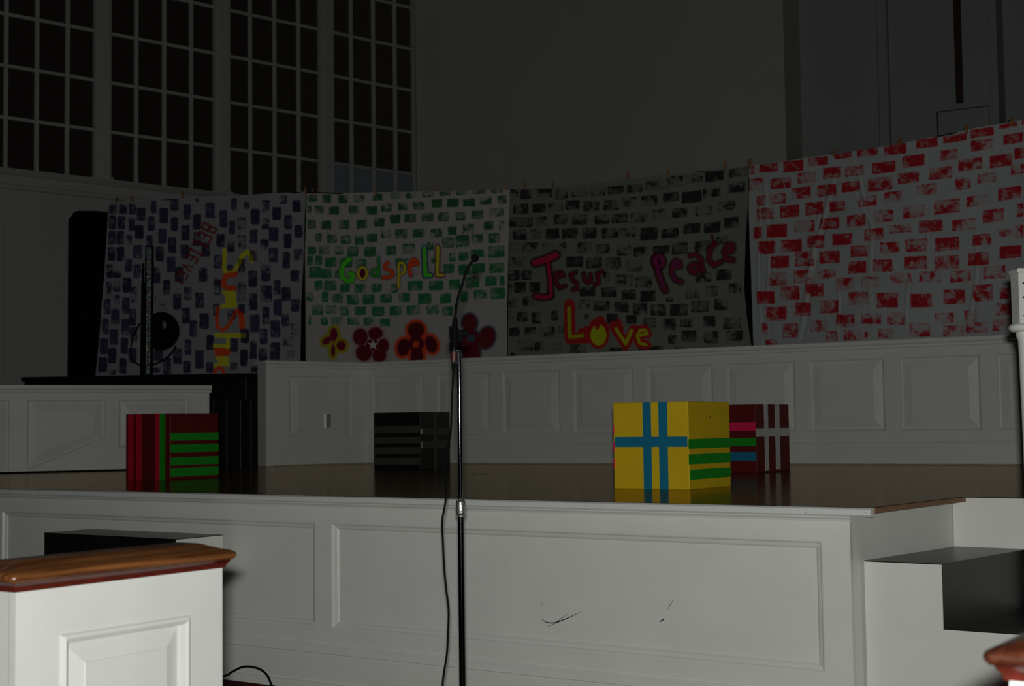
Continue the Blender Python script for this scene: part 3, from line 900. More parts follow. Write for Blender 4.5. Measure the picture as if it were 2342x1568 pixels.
GREY = rows_from('''80,140,295,345,.4 157,235,290,362 278,385,285,352,.8 410,500,288,365,.6 520,640,280,350,.4 655,768,275,345,.5 783,905,262,330,.7 922,1035,250,318 1055,1185,220,302,.4 1200,1325,190,280,.5 1340,1465,178,250,.4 1480,1615,150,242,1.2 1652,1790,130,210,.8
105,212,392,468,.7 243,340,390,460 357,465,388,455,.5 482,585,368,442 610,725,370,450,.7 755,865,362,445,.7 888,990,345,420,.4 1025,1140,330,415,.7 1182,1295,308,385 1315,1455,295,395,1.1 1462,1590,270,355,.7 1642,1770,235,325
75,135,490,560 138,245,490,562 268,350,485,555,.7 398,500,468,545,.8 527,640,470,548,.8 692,800,470,545,.7 815,930,460,538,.7 948,1075,450,535,.35 1100,1215,430,510,.35 1245,1352,418,500,.8 1412,1530,405,485,.6 1575,1700,365,450,.4
100,200,575,655,.7 230,310,572,650,.4 342,440,570,650,1 460,572,568,648 605,705,565,648 742,862,565,645 870,995,560,640,.35 1018,1142,560,660,1.1 1170,1292,565,645,1 1325,1445,528,612,1 1470,1592,520,608,.8 1612,1725,485,575
75,150,675,745,.6 165,285,670,745,.7 310,420,675,735,.4 440,490,670,745,.7 570,675,670,750,.8 700,800,680,755,.8 850,950,690,770,.6 970,1080,700,775,.8 1105,1225,690,760,.8 1242,1355,670,760,1 1405,1515,655,740 1560,1650,620,690,.7
70,200,775,850,.35 492,612,770,852,1.2 632,745,775,860 770,880,780,870,.8 915,1030,795,885,.4
65,150,870,945,.8 160,240,870,940,.5 750,800,880,950,.5 835,960,900,990,.5 980,1100,915,1000,.7 1410,1525,880,960,.8 1560,1670,860,945
65,95,970,1035,.8 110,195,955,1035,1 220,300,955,1030,1 585,700,990,1060,.7 740,850,990,1065 885,985,1010,1085,.8 1015,1125,1015,1100 1200,1250,1060,1100,.8 1340,1440,1000,1075,.35 1480,1570,980,1060,.4 1650,1745,960,1040,.6
70,140,1070,1140,.5 170,250,1055,1125,.8 580,660,1080,1150,.3 685,800,1090,1165 835,935,1095,1175 965,1065,1105,1190,.6 1090,1200,1115,1200,.6 1230,1355,1110,1200,1.1 1380,1505,1085,1175 1545,1640,1070,1160,.7
60,110,1165,1220,.3 130,205,1170,1240 240,310,1170,1255,.7 385,435,1160,1235,1 620,655,1185,1225,.8 780,860,1180,1260,1.2 915,990,1190,1255,1.1 1040,1130,1210,1285 1180,1270,1215,1300 1300,1395,1205,1280,.5 1465,1550,1195,1280,1 1610,1740,1210,1295,.7
75,150,1280,1345,1 185,270,1280,1335,.8 300,410,1275,1355,.6 435,480,1270,1320,.8 1215,1275,1330,1400,.8 1310,1415,1300,1385,1.1 1470,1570,1305,1395,.8 1635,1755,1300,1380,.8
140,250,1370,1450,.4 260,360,1385,1455,.5 380,460,1395,1450,.4 520,630,1400,1470,.5 80,115,1465,1490,1 800,900,1425,1460,.8 1000,1180,1415,1450,.8 1260,1350,1420,1450,.8''', 1140, 340, 3.137)
RED = rows_from('''95,120,365,415 148,258,345,405 290,412,325,405 438,555,305,368,.8 595,700,275,325 732,855,250,315,.8 892,1027,225,305 1085,1212,190,262 1243,1385,165,230 1410,1548,128,200 1580,1690,100,145 1715,1790,70,120
88,175,435,515,.4 218,338,430,505,.8 378,485,398,470,.6 527,635,365,442,.8 660,773,358,430,.7 822,962,330,415,1 1003,1135,290,378 1225,1328,258,335,.8 1410,1540,195,280,.65 1605,1725,160,240
135,185,540,605,.4 208,305,525,595,.4 342,455,485,565,.5 495,607,470,550 640,748,452,525,.8 797,942,425,520,.75 975,1103,395,475,.75 1162,1295,362,450,.65 1335,1475,310,400,.65 1522,1655,285,380,.75 1670,1730,250,325,.6
135,235,612,685,.6 272,388,595,675 422,528,575,660,1 566,660,570,640 745,850,540,610,.45 893,1003,510,580,.55 1090,1208,465,545,.35 1315,1405,432,510,.55 1448,1560,400,470,.45 1650,1730,350,420,.4
118,163,728,800 198,315,710,795,1 357,475,685,762,.5 513,625,668,745,.8 673,788,652,730,.6 830,950,625,705,.55 1008,1138,595,680,.5 1190,1342,555,655,.65 1380,1518,530,610,.4 1573,1715,480,575,.75
148,245,810,892 280,402,800,880,.8 435,537,775,858,.8 585,707,765,840,.8 780,890,735,815,.5 927,1055,710,770,.55 1100,1240,680,765,.75 1298,1437,672,755,.5 1477,1607,615,705,.6 1688,1730,585,670,.7
217,328,900,975,1 362,475,870,965,.55 508,632,870,948,.8 697,800,835,910,.75 870,985,815,890,.6 1020,1150,795,880,.6 1192,1335,785,875,.75 1415,1530,765,840,.55 1575,1665,740,790,.4 1677,1730,715,800,.6
205,315,1000,1080,.5 355,470,985,1065,.3 502,610,980,1040,.45 680,790,930,1008,.65 830,945,920,1000,.65 1015,1145,900,985,.85 1192,1335,895,985,.65 1388,1512,875,960,.75 1580,1715,835,920,.85
135,242,1112,1190 275,388,1080,1165,.7 430,535,1065,1145,.5 610,712,1030,1110,.55 760,870,1025,1090,.4 935,1055,1000,1065,.3 1100,1230,990,1060,.3 1280,1407,985,1060,.45 1480,1615,955,1040,.25 1677,1690,970,1000
193,310,1205,1290,.7 360,455,1180,1260,.7 512,625,1165,1245,.65 680,803,1115,1195,.55 855,978,1120,1212,.85 1052,1175,1125,1210 1240,1368,1100,1190,.7 1420,1540,1070,1175,.55 1580,1640,1090,1160,.55
165,200,1300,1370,.6 290,380,1305,1390,.5 455,555,1285,1355,.45 610,722,1250,1330,.5 763,882,1245,1310,.45 915,1020,1240,1315,.45 1190,1300,1240,1305,.4 1365,1440,1225,1290,.4 1560,1670,1180,1255,.45
185,255,1400,1435,.7 550,620,1350,1410,.55 655,765,1340,1405,.5 780,805,1355,1390,.5 865,950,1335,1395,.5 1045,1168,1300,1385,.45 1240,1360,1315,1385,.3 1370,1510,1295,1360,.4 1535,1650,1280,1350,.45''', 1680, 240, 2.613)

YEL, ORA = (0.86, 0.84, 0.015), (0.98, 0.10, 0.014)
LETTER = {  # stroke letters on a unit box, y up
    'B': [[(0, 0), (0, 1), (.6, .95), (.6, .58), (0, .52)], [(0, .52), (.75, .45), (.7, .05), (0, 0)]],
    'E': [[(.7, 1), (0, 1), (0, 0), (.7, 0)], [(0, .5), (.55, .5)]],
    'L': [[(0, 1), (0, 0), (.65, 0)]], 'I': [[(.3, 0), (.3, 1)], [(.05, 1), (.55, 1)], [(.05, 0), (.55, 0)]],
    'V': [[(0, 1), (.35, 0), (.7, 1)]], '!': [[(.1, 1), (.1, .3)], [(.1, .05), (.1, 0)]]}
def paint_purple(p):
    P_ = (0.062, 0.042, 0.11)
    rng = random.Random(4)
    for x0, y0, x1, y1, st in PURPLE:
        k = rng.uniform(.6, 1.15)
        p.brick(x0, y0, x1, y1, min(1.15, st + .25), tuple(c * k for c in P_), 0.0, 4.0)
    # BELIEVE, running down to the left
    red = (0.24, 0.012, 0.03)
    dx, dy = -.46, .888
    ux, uy = dy, -dx
    s = 0.0
    for i, ch in enumerate('BELIEVE!'):
        h = 32 - 1.7 * i; wd = (18.5 - 0.4 * i) * (0.75 if ch in 'I!' else 1)
        ox, oy = 467 + dx * s, 509 + dy * s
        for st in LETTER[ch]:
            p.stroke([(ox + dx * a * wd + ux * b * h, oy + dy * a * wd + uy * b * h) for a, b in st], 5.2 - .15 * i, red, .85, 1.0)
        s += wd + {'L': 1.0, 'I': 3.0, 'B': 4.0}.get(ch, 5.0)
    Z = lambda pts: [(450 + a / 6.819, 640 + b / 6.819) for a, b in pts]
    p.stroke([(513, 572), (511.6, 591), (510, 610), (514.5, 622), (526, 623.6), (538, 616), (546.8, 601.6), (554, 585.4), (566, 575), (573, 584), (576, 596)], 10, YEL, .92, mult=.75)
    p.stroke([(538, 626.5), (516, 629.5), (509.5, 642.6), (511, 653), (520, 658), (535, 659)], 13, ORA, .95, mult=.6)
    p.poly(Z([(375, 165), (590, 165), (630, 410), (590, 440), (350, 445), (350, 390), (440, 360), (430, 230), (390, 220)]), YEL, .9, mult=.75)
    p.stroke(Z([(320, 440), (300, 600), (320, 740), (390, 780), (450, 750), (530, 640), (600, 510), (640, 470), (690, 540)]), 8.5, ORA, .95, mult=.6)
    p.stroke(Z([(690, 540), (703, 620), (705, 730)]), 14, ORA, .95, mult=.6)
    p.stroke(Z([(290, 860), (735, 865)]), 11, YEL, .9, mult=.75)
    p.stroke(Z([(480, 880), (475, 1050)]), 8.5, YEL, .9, mult=.75)
    p.stroke(Z([(270, 1030), (480, 1035)]), 10, YEL, .9, mult=.75)
    p.poly(Z([(255, 1050), (500, 1070), (540, 1130), (480, 1185), (270, 1185)]), ORA, .95, mult=.6)
    p.poly(Z([(270, 1190), (490, 1190), (500, 1340), (250, 1355), (240, 1310), (330, 1290), (300, 1240)]), YEL, .9, mult=.75)
    p.stroke(Z([(270, 1450), (285, 1385), (340, 1365), (395, 1400), (410, 1450)]), 8.5, ORA, .95, mult=.6)
def letters(p, items):
    for pts, w, col, wo, oc in items:
        if wo: p.stroke(pts, wo, oc, .85, 1.5)
    for pts, w, col, wo, oc in items:
        p.stroke(pts, w, col, 1.0, 1.0)
def ring(cx, cy, rx, ry, a0=0, a1=6.3, n=18):
    return [(cx + rx * math.cos(a0 + (a1 - a0) * i / n), cy + ry * math.sin(a0 + (a1 - a0) * i / n)) for i in range(n + 1)]
def paint_green(p):
    for x0, y0, x1, y1, st in GREEN:
        k = sstep(500, 600, np.array(y0))
        col = np.array((0.028, 0.125, 0.052)) * (1 - k) + np.array((0.022, 0.20, 0.075)) * k
        p.brick(x0, y0, x1, y1, min(1.15, st + .13), col, -0.02 - 0.04 * (x0 - 700) / 460, 3.0)
    DG, MR, DB = (0.03, 0.11, 0.05), (0.20, 0.02, 0.06), (0.03, 0.09, 0.16)
    GR = (0.10, 0.78, 0.035)
    p.ell(829, 624.5, 7, 11, (0.17, 0.015, 0.05))
    letters(p, [
        ([(799, 592.6), (785, 605), (781, 620.6), (783, 634), (793.8, 642.4), (805, 641), (807, 628.4), (800, 625)], 10.5, GR, 15, DG),
        (ring(829, 624.5, 10, 13.5), 5.2, (0.70, 0.70, 0.02), 9.5, MR),
        (ring(856, 623.5, 6.5, 8), 5, (0.05, 0.42, 0.05), 9, DG), ([(865.4, 590), (866.8, 632)], 5, (0.05, 0.42, 0.05), 9.5, DB),
        ([(886.4, 601), (880, 608), (882, 615), (894.8, 619), (898.5, 627), (895, 632), (886.4, 634), (877, 635)], 7.5, ORA, 11.5, MR),
        ([(911.7, 602), (911, 657)], 5, (0.70, 0.70, 0.02), 9, MR), ([(913, 601), (921.5, 601), (927, 612), (923, 624), (913, 629)], 5, (0.70, 0.70, 0.02), 9, MR),
        ([(954, 603), (953, 598), (946.7, 592.6), (939, 599), (936, 613), (939, 629)], 7, ORA, 11.5, MR), ([(938, 606), (955, 603)], 5.5, ORA, 10, MR),
        ([(970.5, 567), (972.6, 629), (984, 629)], 8, GR, 17, DB),
        ([(1001.4, 564), (1000, 629), (1012.6, 629)], 6.2, (0.70, 0.70, 0.02), 14, (0.24, 0.02, 0.07))])
    for cx, cy, r, col in ((867.5, 583, 4, (0.16, 0.27, 0.42)), (806, 601, 3.6, (0.12, 0.2, 0.35)), (969.8, 560, 5, (0.2, 0.45, 0.6)), (1001, 557, 4.5, (0.4, 0.15, 0.32)), (948, 624, 5, (0.3, 0.16, 0.35)), (893, 604, 4, (0.35, 0.2, 0.3))):
        p.stroke(ring(cx, cy, r, r), 1.8, col, .8, .8)
    S = lambda v: v / 7.128
    def flower(pet, halo, hg, core, fringe=None):
        for e in pet:
            if fringe: p.ell(*e[:4], fringe, e[4] if len(e) > 4 else 0, .22, 3.0, hg + 3)
        for e in pet: p.ell(*e[:4], halo, e[4] if len(e) > 4 else 0, .95, 1.2, hg)
        for e in pet: p.ell(*e[:4], core, e[4] if len(e) > 4 else 0, 1.0, 1.4, 0)
    MRN = (0.155, 0.010, 0.022)
    Q = lambda x, y: (690 + S(x), 620 + S(y))
    flower([(*Q(525, 1030), S(60), S(110)), (*Q(415, 1130), S(85), S(55), -.6), (*Q(645, 1210), S(75), S(80)), (*Q(515, 1295), S(35), S(105))], (0.42, 0.36, 0.02), 7.5, (0.20, 0.014, 0.04))
    p.star(762, 781, 5, (0.4, 0.08, 0.05))
    flower([(*Q(955, 1070), S(120), S(140)), (*Q(1200, 1010), S(120), S(100)), (*Q(1330, 1210), S(90), S(115)), (*Q(1260, 1370), S(115), S(110)), (*Q(1010, 1330), S(130), S(130)), (*Q(1150, 1200), S(100), S(100))], (0.42, 0.26, 0.29), 3.0, MRN, (0.36, 0.08, 0.13))
    p.star(*Q(1160, 1200), 12, (0.60, 0.60, 0.60))
    flower([(951.6, 754.7, 19, 18), (923, 794, 15, 20, .3), (986, 787, 13.5, 20, -.3), (953.7, 816, 14.5, 24), (952, 786, 18, 18)], (0.80, 0.075, 0.02), 6.5, (0.115, 0.012, 0.02), (0.4, 0.06, 0.06))
    p.star(951.6, 787, 11, (0.72, 0.085, 0.02), 4, -.78, .55)
    flower([(1074, 738, 16.5, 20), (1113, 772, 18, 25, .35), (1078, 806, 20, 26), (1045, 789, 14, 24, .2), (1078, 775, 20, 20)], (0.075, 0.095, 0.14), 4.0, (0.16, 0.014, 0.022), (0.2, 0.12, 0.15))
    p.star(1077, 773, 13, (0.06, 0.10, 0.14), 4, -.78, .6)
def paint_grey(p):
    rng = random.Random(9)
    for x0, y0, x1, y1, st in GREY:
        f = (x0 - 1165) / 545
        sl = -0.02 - 0.15 * f * (1 - sstep(380, 760, np.array(y0)) * .9)
        p.brick(x0, y0, x1, y1, st * .92, (0.022, 0.025, 0.025), float(sl), 3.0)
    MD = (0.045, 0.006, 0.010); PK = (0.58, 0.020, 0.075); PM = (0.27, 0.012, 0.032)
    it = [([(1224, 600.6), (1248, 593), (1272, 584)], 13.5, PK, 25, MD), ([(1254, 596), (1259.4, 635), (1261.5, 674)], 7.5, PK, 18, MD),
          ([(1261, 677), (1246, 680), (1225, 677)], 8, PK, 19, MD),
          ([(1274.9, 633.7), (1291, 629.5), (1284.7, 622.4), (1274, 624), (1270.7, 633.7), (1274.9, 649), (1281.9, 659), (1294.5, 654)], 4.6, PM, 13, MD),
          ([(1318.4, 622.4), (1307, 628), (1310, 637.9), (1321, 647.7), (1321, 660), (1312.7, 663)], 4.4, PM, 12.5, MD),
          ([(1336.6, 626.7), (1339.4, 642), (1346.4, 646.3), (1352, 640.7), (1352, 628)], 5, PM, 13, MD),
          ([(1377.3, 621), (1367.5, 625), (1368.9, 636.5), (1370.3, 646.3), (1361.8, 650.5)], 5, PM, 13, MD)]
    MG = (0.28, 0.022, 0.13); MR2 = (0.27, 0.014, 0.05); MD2 = (0.075, 0.008, 0.016)
    it += [(ring(1506, 598, 10, 12), 6.5, MG, 20, MD2), ([(1499, 592), (1505, 625), (1514, 648), (1521, 663)], 7.5, MG, 21, MD2),
           ([(1539, 611), (1554, 609), (1553, 599), (1545, 596), (1537, 606), (1536, 626), (1544, 640), (1557, 644)], 5.2, MG, 17, MD2),
           (ring(1587, 613, 9.5, 9.5), 5.5, MR2, 17, MD2), ([(1578, 584), (1592, 581), (1602, 592), (1605, 612), (1608, 620)], 5, MR2, 15, MD2),
           ([(1634, 556), (1622, 572), (1620, 594), (1632, 606), (1648, 598)], 5.8, MR2, 16, MD2), ([(1627, 538), (1630, 560)], 3, (0.2, 0.01, 0.02), 7, MD2),
           ([(1657, 579), (1676, 572), (1676, 560), (1664, 560), (1656, 574), (1660, 592), (1676, 594)], 5.2, MR2, 17, MD2)]
    letters(p, it)
    RD = (0.47, 0.022, 0.022); YG = (0.50, 0.58, 0.015)
    p.ell(1370, 762, 25, 36, RD); p.ell(1374, 736, 11, 14, RD)
    lv = [([(1304.3, 697), (1306, 774), (1345, 772)], 26, RD), ([(1345, 752), (1330, 758)], 14, RD), ([(1404, 745), (1431, 788), (1449, 752)], 22, RD), ([(1416, 733), (1424, 755)], 9, RD),
          ([(1458, 766), (1480, 762), (1474, 753), (1462, 755), (1457, 768), (1462, 784), (1478, 788)], 22, RD), ([(1470, 790), (1480, 802)], 8, RD), ([(1431, 790), (1430, 803)], 10, RD)]
    for pts, w, c_ in lv: p.stroke(pts, w, c_, .97, 1.6, wob=.5)
    p.stroke([(1303.5, 704), (1305.5, 771), (1334, 767)], 8, YG, .95, 1.5, mult=.3)
    p.ell(1370, 766, 17.5, 24, YG); p.ell(1367.5, 745, 5.5, 9, RD)
    p.stroke([(1410, 752), (1431, 786), (1444, 755)], 7, YG, .95, 1.5)
    p.stroke([(1459, 767), (1480, 763), (1474, 754), (1463, 755), (1457, 768), (1462, 784), (1477, 788)], 6.5, YG, .95, 1.2)
def paint_red(p):
    for x0, y0, x1, y1, st in RED:
        f = (x0 - 1715) / 627
        sl = -(0.17 - 0.08 * (1 - f)) * (1 - .85 * sstep(330, 720, np.array(y0)))
        p.brick(x0, y0, x1, y1, min(1.15, st + .14), (0.46, 0.007, 0.016), float(sl), 1.6)
    rng = random.Random(12)                      # the print goes on past the photo's edge
    for k in range(12):
        x = 2352 + (k % 2) * 24
        while x < 2500:
            w_ = rng.uniform(42, 54); y = 298 + k * 41 - (x - 2342) * .17 * (1 - k / 12)
            p.brick(x, y - 17, x + w_, y + 17, rng.uniform(.45, .95), (0.46, 0.007, 0.016), -.15 * (1 - k / 12), 1.6)
            x += w_ + rng.uniform(16, 26)
    # unpainted crease lines across some of the prints
    for a_, b2 in (((1806, 369), (1827, 387)), ((1843, 468), (1872, 482)), ((1872, 442), (1902, 448)), ((1820, 590), (1862, 602)), ((1822, 582), (1850, 600)), ((1790, 406), (1796, 432)), ((1745, 700), (1780, 724)), ((2020, 664), (2050, 680)), ((2240, 660), (2270, 668)), ((1885, 500), (1878, 528))):
        p.stroke([a_, b2], 1.7, (0.42, 0.45, 0.46), .8, .7)

def rip(seed, amp, fold=None):
    rng = np.random.default_rng(seed)
    k = [(rng.uniform(6, 22), rng.uniform(0, 6.28), rng.uniform(-2, 2)) for _ in range(5)]
    def f(u, v, P):
        o = np.zeros_like(u)
        for w, ph, sk in k:
            o += np.sin(w * u + ph + sk * v) / w * 8
        o = o * amp * (0.25 + 0.75 * v)
        o += (lin_noise(P[:, 0], P[:, 1], 70, seed + 50, 2) - .5) * amp * 1.6
        if fold:
            for (xa, ya, xb, yb, w, h) in fold:
                t = np.clip((P[:, 1] - ya) / (yb - ya), 0, 1)
                ins = ((P[:, 1] > ya) & (P[:, 1] < yb)) * np.sin(np.pi * t) ** .6
                d = P[:, 0] - (xa + (xb - xa) * t) - 4 * np.sin(t * 7 + xa)
                o += -h * ins * np.exp(-(d / w) ** 2) + h * .6 * ins * np.exp(-((d - 1.6 * w) / w) ** 2)
        return o
    return f
WB = (0.475, 0.515, 0.515)
TOP1 = [(249, 468), (266, 461), (323, 457), (400, 454), (451, 449.5), (560, 446), (640, 441), (700, 438)]
s1, A1, H1 = make_sheet('painted_bedsheet', 'white bedsheet with purple brick prints and yellow-orange word SUNSHINE', TOP1,
    [(249, 468), (241, 600), (232, 740), (222, 858), (219, 905)], [(700, 438), (696, 560), (690, 700), (688, 830), (688, 870)], [(219, 905), (450, 890), (688, 870)],
    370, 330, rip(1, .012), paint_purple, (0.325, 0.35, 0.35), 11, (249, 466))
TOP2 = [(702, 441), (800, 441), (900, 439), (1000, 437), (1090, 435), (1166, 432.5)]
s2, A2, H2 = make_sheet('painted_bedsheet', 'white bedsheet with green brick prints, word Godspell and four flowers', TOP2,
    [(702, 441), (697.5, 572), (699, 700), (700, 845)], [(1166, 432.5), (1163, 560), (1160, 700), (1159, 845)], [(700, 845), (930, 845), (1159, 845)],
    380, 330, rip(2, .008), paint_green, (0.45, 0.44, 0.42), 22)
TOP3 = [(1165, 433), (1270, 427), (1395, 415), (1450, 407), (1530, 398), (1650, 386), (1712, 380)]
s3, A3, H3 = make_sheet('painted_bedsheet', 'grey bedsheet with black brick prints and words Jesus, Peace and Love', TOP3,
    [(1165, 433), (1162, 600), (1160, 840)], [(1712, 380), (1712, 445), (1706, 538), (1702.6, 659), (1709, 725), (1720, 793), (1727, 830)], [(1160, 840), (1440, 835), (1727, 830)],
    430, 340, rip(3, .010), paint_grey, (0.215, 0.23, 0.19), 33)
TOP4 = [(1714, 380), (1780, 371), (1860, 358), (1910, 352), (2000, 338), (2060, 328), (2150, 309), (2230, 293), (2310, 279), (2400, 262), (2520, 240)]
s4, A4, H4 = make_sheet('painted_bedsheet', 'white wrinkled bedsheet with red brick prints at far right', TOP4,
    [(1714, 380), (1713.5, 485), (1719, 640), (1724, 792), (1725, 830)], [(2520, 240), (2520, 790)], [(1725, 830), (2100, 805), (2520, 790)],
    560, 400, rip(4, .012, [(1905, 395, 1820, 790, 5, .016), (1925, 375, 2060, 640, 4, .008), (1948, 360, 2010, 560, 3, .006), (2235, 520, 2215, 760, 4, .007), (1752, 400, 1760, 800, 3, .007), (1735, 420, 1740, 800, 2.5, .006), (1915, 620, 1920, 790, 3, .006), (2130, 430, 2120, 600, 3, .004), (1880, 420, 1850, 700, 3, .005), (1985, 420, 2000, 760, 4, .005), (2080, 560, 2075, 780, 3, .005)]), paint_red, WB, 44)

# black drape hanging behind the sheets
def drape():
    tops = [(138, 480), (146, 475), (249, 468), (700, 442), (1166, 437), (1712, 384), (1760, 377), (2100, 324), (2342, 280), (2480, 255)]
    A0 = at_z(249, 466, ZT)
    pl = [A0, at_z(701, 439, ZT), at_z(1165, 433, ZT), at_z(1713, 380, ZT), at_z(2520, 240, ZT)]
    d0 = (pl[0] - pl[1]).normalized()
    path = []
    def seg(a, b2, n, wav=0.02):
        h = heading(a, b2); nr = Vector((-math.sin(h), math.cos(h), 0))
        for i in range(n):
            t = i / n
            path.append((a + (b2 - a) * t, nr))
    far = pl[0] + d0 * ((249 - 133) / F * 14.4 * 1.05)
    seg(far, pl[0], 16); seg(pl[0], pl[1], 40); seg(pl[1], pl[2], 40); seg(pl[2], pl[3], 46); seg(pl[3], pl[4] , 60)
    rng = random.Random(3)
    mb = MB(); vs = []; n = len(path)
    for j in range(7):
        for i, (p, nr) in enumerate(path):
            w = 0.11 + 0.018 * math.sin(i * 1.15) + 0.008 * math.sin(i * 2.7)
            z = ZT - 0.05 - (0.03 if i > 16 else 0.0) + 0.012 * math.sin(i * .3)
            if i == 0: z -= 0.07
            elif i == 1: z -= 0.03
            zz = STAGE + 0.01 + (z - STAGE - 0.01) * (1 - j / 6)
            vs.append(Vector((p.x, p.y, zz)) + nr * w)
    fs = [(j * n + i, j * n + i + 1, (j + 1) * n + i + 1, (j + 1) * n + i) for j in range(6) for i in range(n - 1)]
    o2 = [v + Vector((0.01, 0.02, 0)) for v in vs]
    mb.add(vs, fs, True)
    o = part('backdrop_drape', mb, BLACKD)
    sm = o.modifiers.new('cloth thickness', 'SOLIDIFY'); sm.thickness = 0.008
    tag(o, 'black backdrop drape hanging behind the painted bedsheets', 'drape')
drape()
def sheet_pt(A, h, px, py, fwd=0.0):
    n = Vector((-math.sin(h), math.cos(h), 0))
    return on_plane(px, py, A - n * fwd, n)
rope = [sheet_pt(A1, H1, x, y + 2, -.012) for x, y in TOP1] + [sheet_pt(A2, H2, x, y + 2, -.012) for x, y in TOP2[1:]] + [sheet_pt(A3, H3, x, y + 2, -.012) for x, y in TOP3[1:]] + [sheet_pt(A4, H4, x, y + 2, -.012) for x, y in TOP4[1:]]
tag(part('clothesline', MB().tube(cat_rom(rope, 4), 0.006, 8), RUBBER), 'dark clothesline along the top edges of painted sheets', 'rope')
def pin(A, h, px, py, lab, tilt=0.0):
    fr = Fr(sheet_pt(A, h, px, py + 5, 0.012), h)
    t = thing('clothespin', fr, lab, 'clothespin', 'wooden clothespins on the line')
    a_ = 0.17 if h > -9 else 0
    mb = MB()
    for s_ in (-1, 1):
        prof = [(-0.0045, s_ * 0.001 - 0.004), (0.0045, s_ * 0.001 - 0.004)]
        z = [-0.028, -0.01, 0.012, 0.042]
        off = [0.0015, 0.004, 0.004, 0.011]
        vs = []
        for k in range(4):
            for dx_, dy_ in ((-.006, 0), (.006, 0), (.006, s_ * .006), (-.006, s_ * .006)):
                vs.append((dx_ + tilt * z[k], s_ * off[k] + dy_, z[k]))
        fs = [(k * 4 + i, k * 4 + (i + 1) % 4, k * 4 + 4 + (i + 1) % 4, k * 4 + 4 + i) for k in range(3) for i in range(4)] + [(0, 1, 2, 3), (12, 13, 14, 15)]
        part('jaw', MB().add(vs, fs), PINW, t)
    part('spring', MB().tube([(-.008, 0, .012), (.008, 0, .012)], 0.005, 8), SPRING, t)
ordn = ['first', 'second', 'third', 'fourth', 'fifth', 'sixth', 'seventh']
for (A, h, nm, lst) in ((A1, H1, 'purple brick sheet', [(266, 455), (303, 451), (418, 441), (699, 433)]), (A2, H2, 'green brick sheet', [(714, 436), (858, 437), (992, 433), (1037, 432), (1158, 425)]),
                        (A3, H3, 'grey brick sheet', [(1202, 421), (1263, 420), (1435, 398), (1528, 394), (1658, 375)]), (A4, H4, 'red brick sheet', [(1715, 369), (1908, 348), (2057, 321), (2211, 292), (2314, 272)])):
    for i, (x, y) in enumerate(lst):
        pin(A, h, x, y, 'wooden clothespin on top of the %s, %s from the left' % (nm, ordn[i]), random.Random(x).uniform(-.25, .25))

# ------------------------------------------------------------------ black console behind the opening
P0 = at_y(55, 865, 14.0); P1 = at_y(640, 852, 13.72)
ztc = P1.z - STAGE
P0.z = P1.z = STAGE
CF = Fr(P0, heading(P0, P1))
cl = (P1 - P0).length
cons = thing('black_console', CF, 'long black boarded console in the opening below the purple sheet', 'console')
part('console_top', MB().bbox(-0.02, cl, -0.03, 0.30, ztc - 0.035, ztc, 0.006), BLACKW, cons)
part('console_body', MB().box(0, cl - 0.02, 0.03, 0.28, 0, ztc - 0.035), BLACKW, cons)
ed = [CF.face(x, 1000).x for x in (489, 519, 550, 574, 605, 640)]
st = ed[0]
while st > 0.15:
    st -= 0.13; ed.insert(0, max(st, 0.0))
EDGE = mat('board_edge_highlight', (0.30, 0.30, 0.29), 0.4, noise=0.5, nscale=18)  # light grey that paints highlights along the console board edges
zr = CF.face(535, 912).z
xr = CF.face(560, 912).x
for a_, b2 in zip(ed[:-1], ed[1:]):
    zt_ = zr if a_ < xr - 0.01 else ztc - 0.035
    bd = part('board', MB().bbox(a_ + 0.003, b2 - 0.003, 0.012, 0.03, 0.0, zt_, 0.002), BLACKW, cons)
    part('edge_highlight', MB().box(b2 - 0.0055, b2 - 0.002, 0.008, 0.02, 0.0, zt_ - 0.01), EDGE, bd)
part('upper_rail', MB().box(0, xr, 0.010, 0.03, zr + 0.003, ztc - 0.035), BLACKW, cons)
tp = at_z(400, 1062, STAGE); tq = at_z(612, 1059.5, STAGE)
tf = Fr(tp, heading(tp, tq))
part('threshold_strip', MB().box(SF.l(tp).x, SF.l(tp).x + .01, 0, .01, 0, 0.001) if False else MB().add([SF.l(tf.w(*k)) for k in ((0, -.02, .001), ((tq - tp).length, -.02, .001), ((tq - tp).length, .02, .001), (0, .02, .001), (0, -.015, .003), ((tq - tp).length, -.015, .003), ((tq - tp).length, .015, .003), (0, .015, .003))],
     [(4, 5, 6, 7), (0, 1, 5, 4), (1, 2, 6, 5), (2, 3, 7, 6), (3, 0, 4, 7)]), TRIMW, stage)

# ------------------------------------------------------------------ light stand behind the low parapet
lp = at_y(326, 860, 13.15); lp.z = STAGE
LF = Fr(lp, 0.0)
def lpos(px, py, dy=0.0):
    return LF.l(at_y(px, py, 13.15 + dy))
ls = thing('light_stand', LF, 'black pole with glittering strip and round black head before purple sheet', 'light stand')
part('pole', MB().tube([(0, 0, 0), lpos(325, 870), lpos(328, 645)], 0.020, 12).tube([lpos(327, 650), lpos(327.5, 602)], 0.011, 10), RUBBER, ls)
part('base', MB().lathe([(0.16, 0.0), (0.16, 0.02), (0.05, 0.04), (0.02, 0.06)]), RUBBER, ls)
a_ = lpos(341, 565, -.03); b2 = lpos(338.5, 856, -.03)
hw = 0.022
def slab(p, q, w, y0, y1):
    return [(q.x - w, y0, q.z), (q.x + w, y0, q.z), (p.x + w, y0, p.z), (p.x - w, y0, p.z), (q.x - w, y1, q.z), (q.x + w, y1, q.z), (p.x + w, y1, p.z), (p.x - w, y1, p.z)]
BF6 = [(0, 1, 2, 3), (4, 5, 6, 7), (0, 1, 5, 4), (1, 2, 6, 5), (2, 3, 7, 6), (3, 0, 4, 7)]
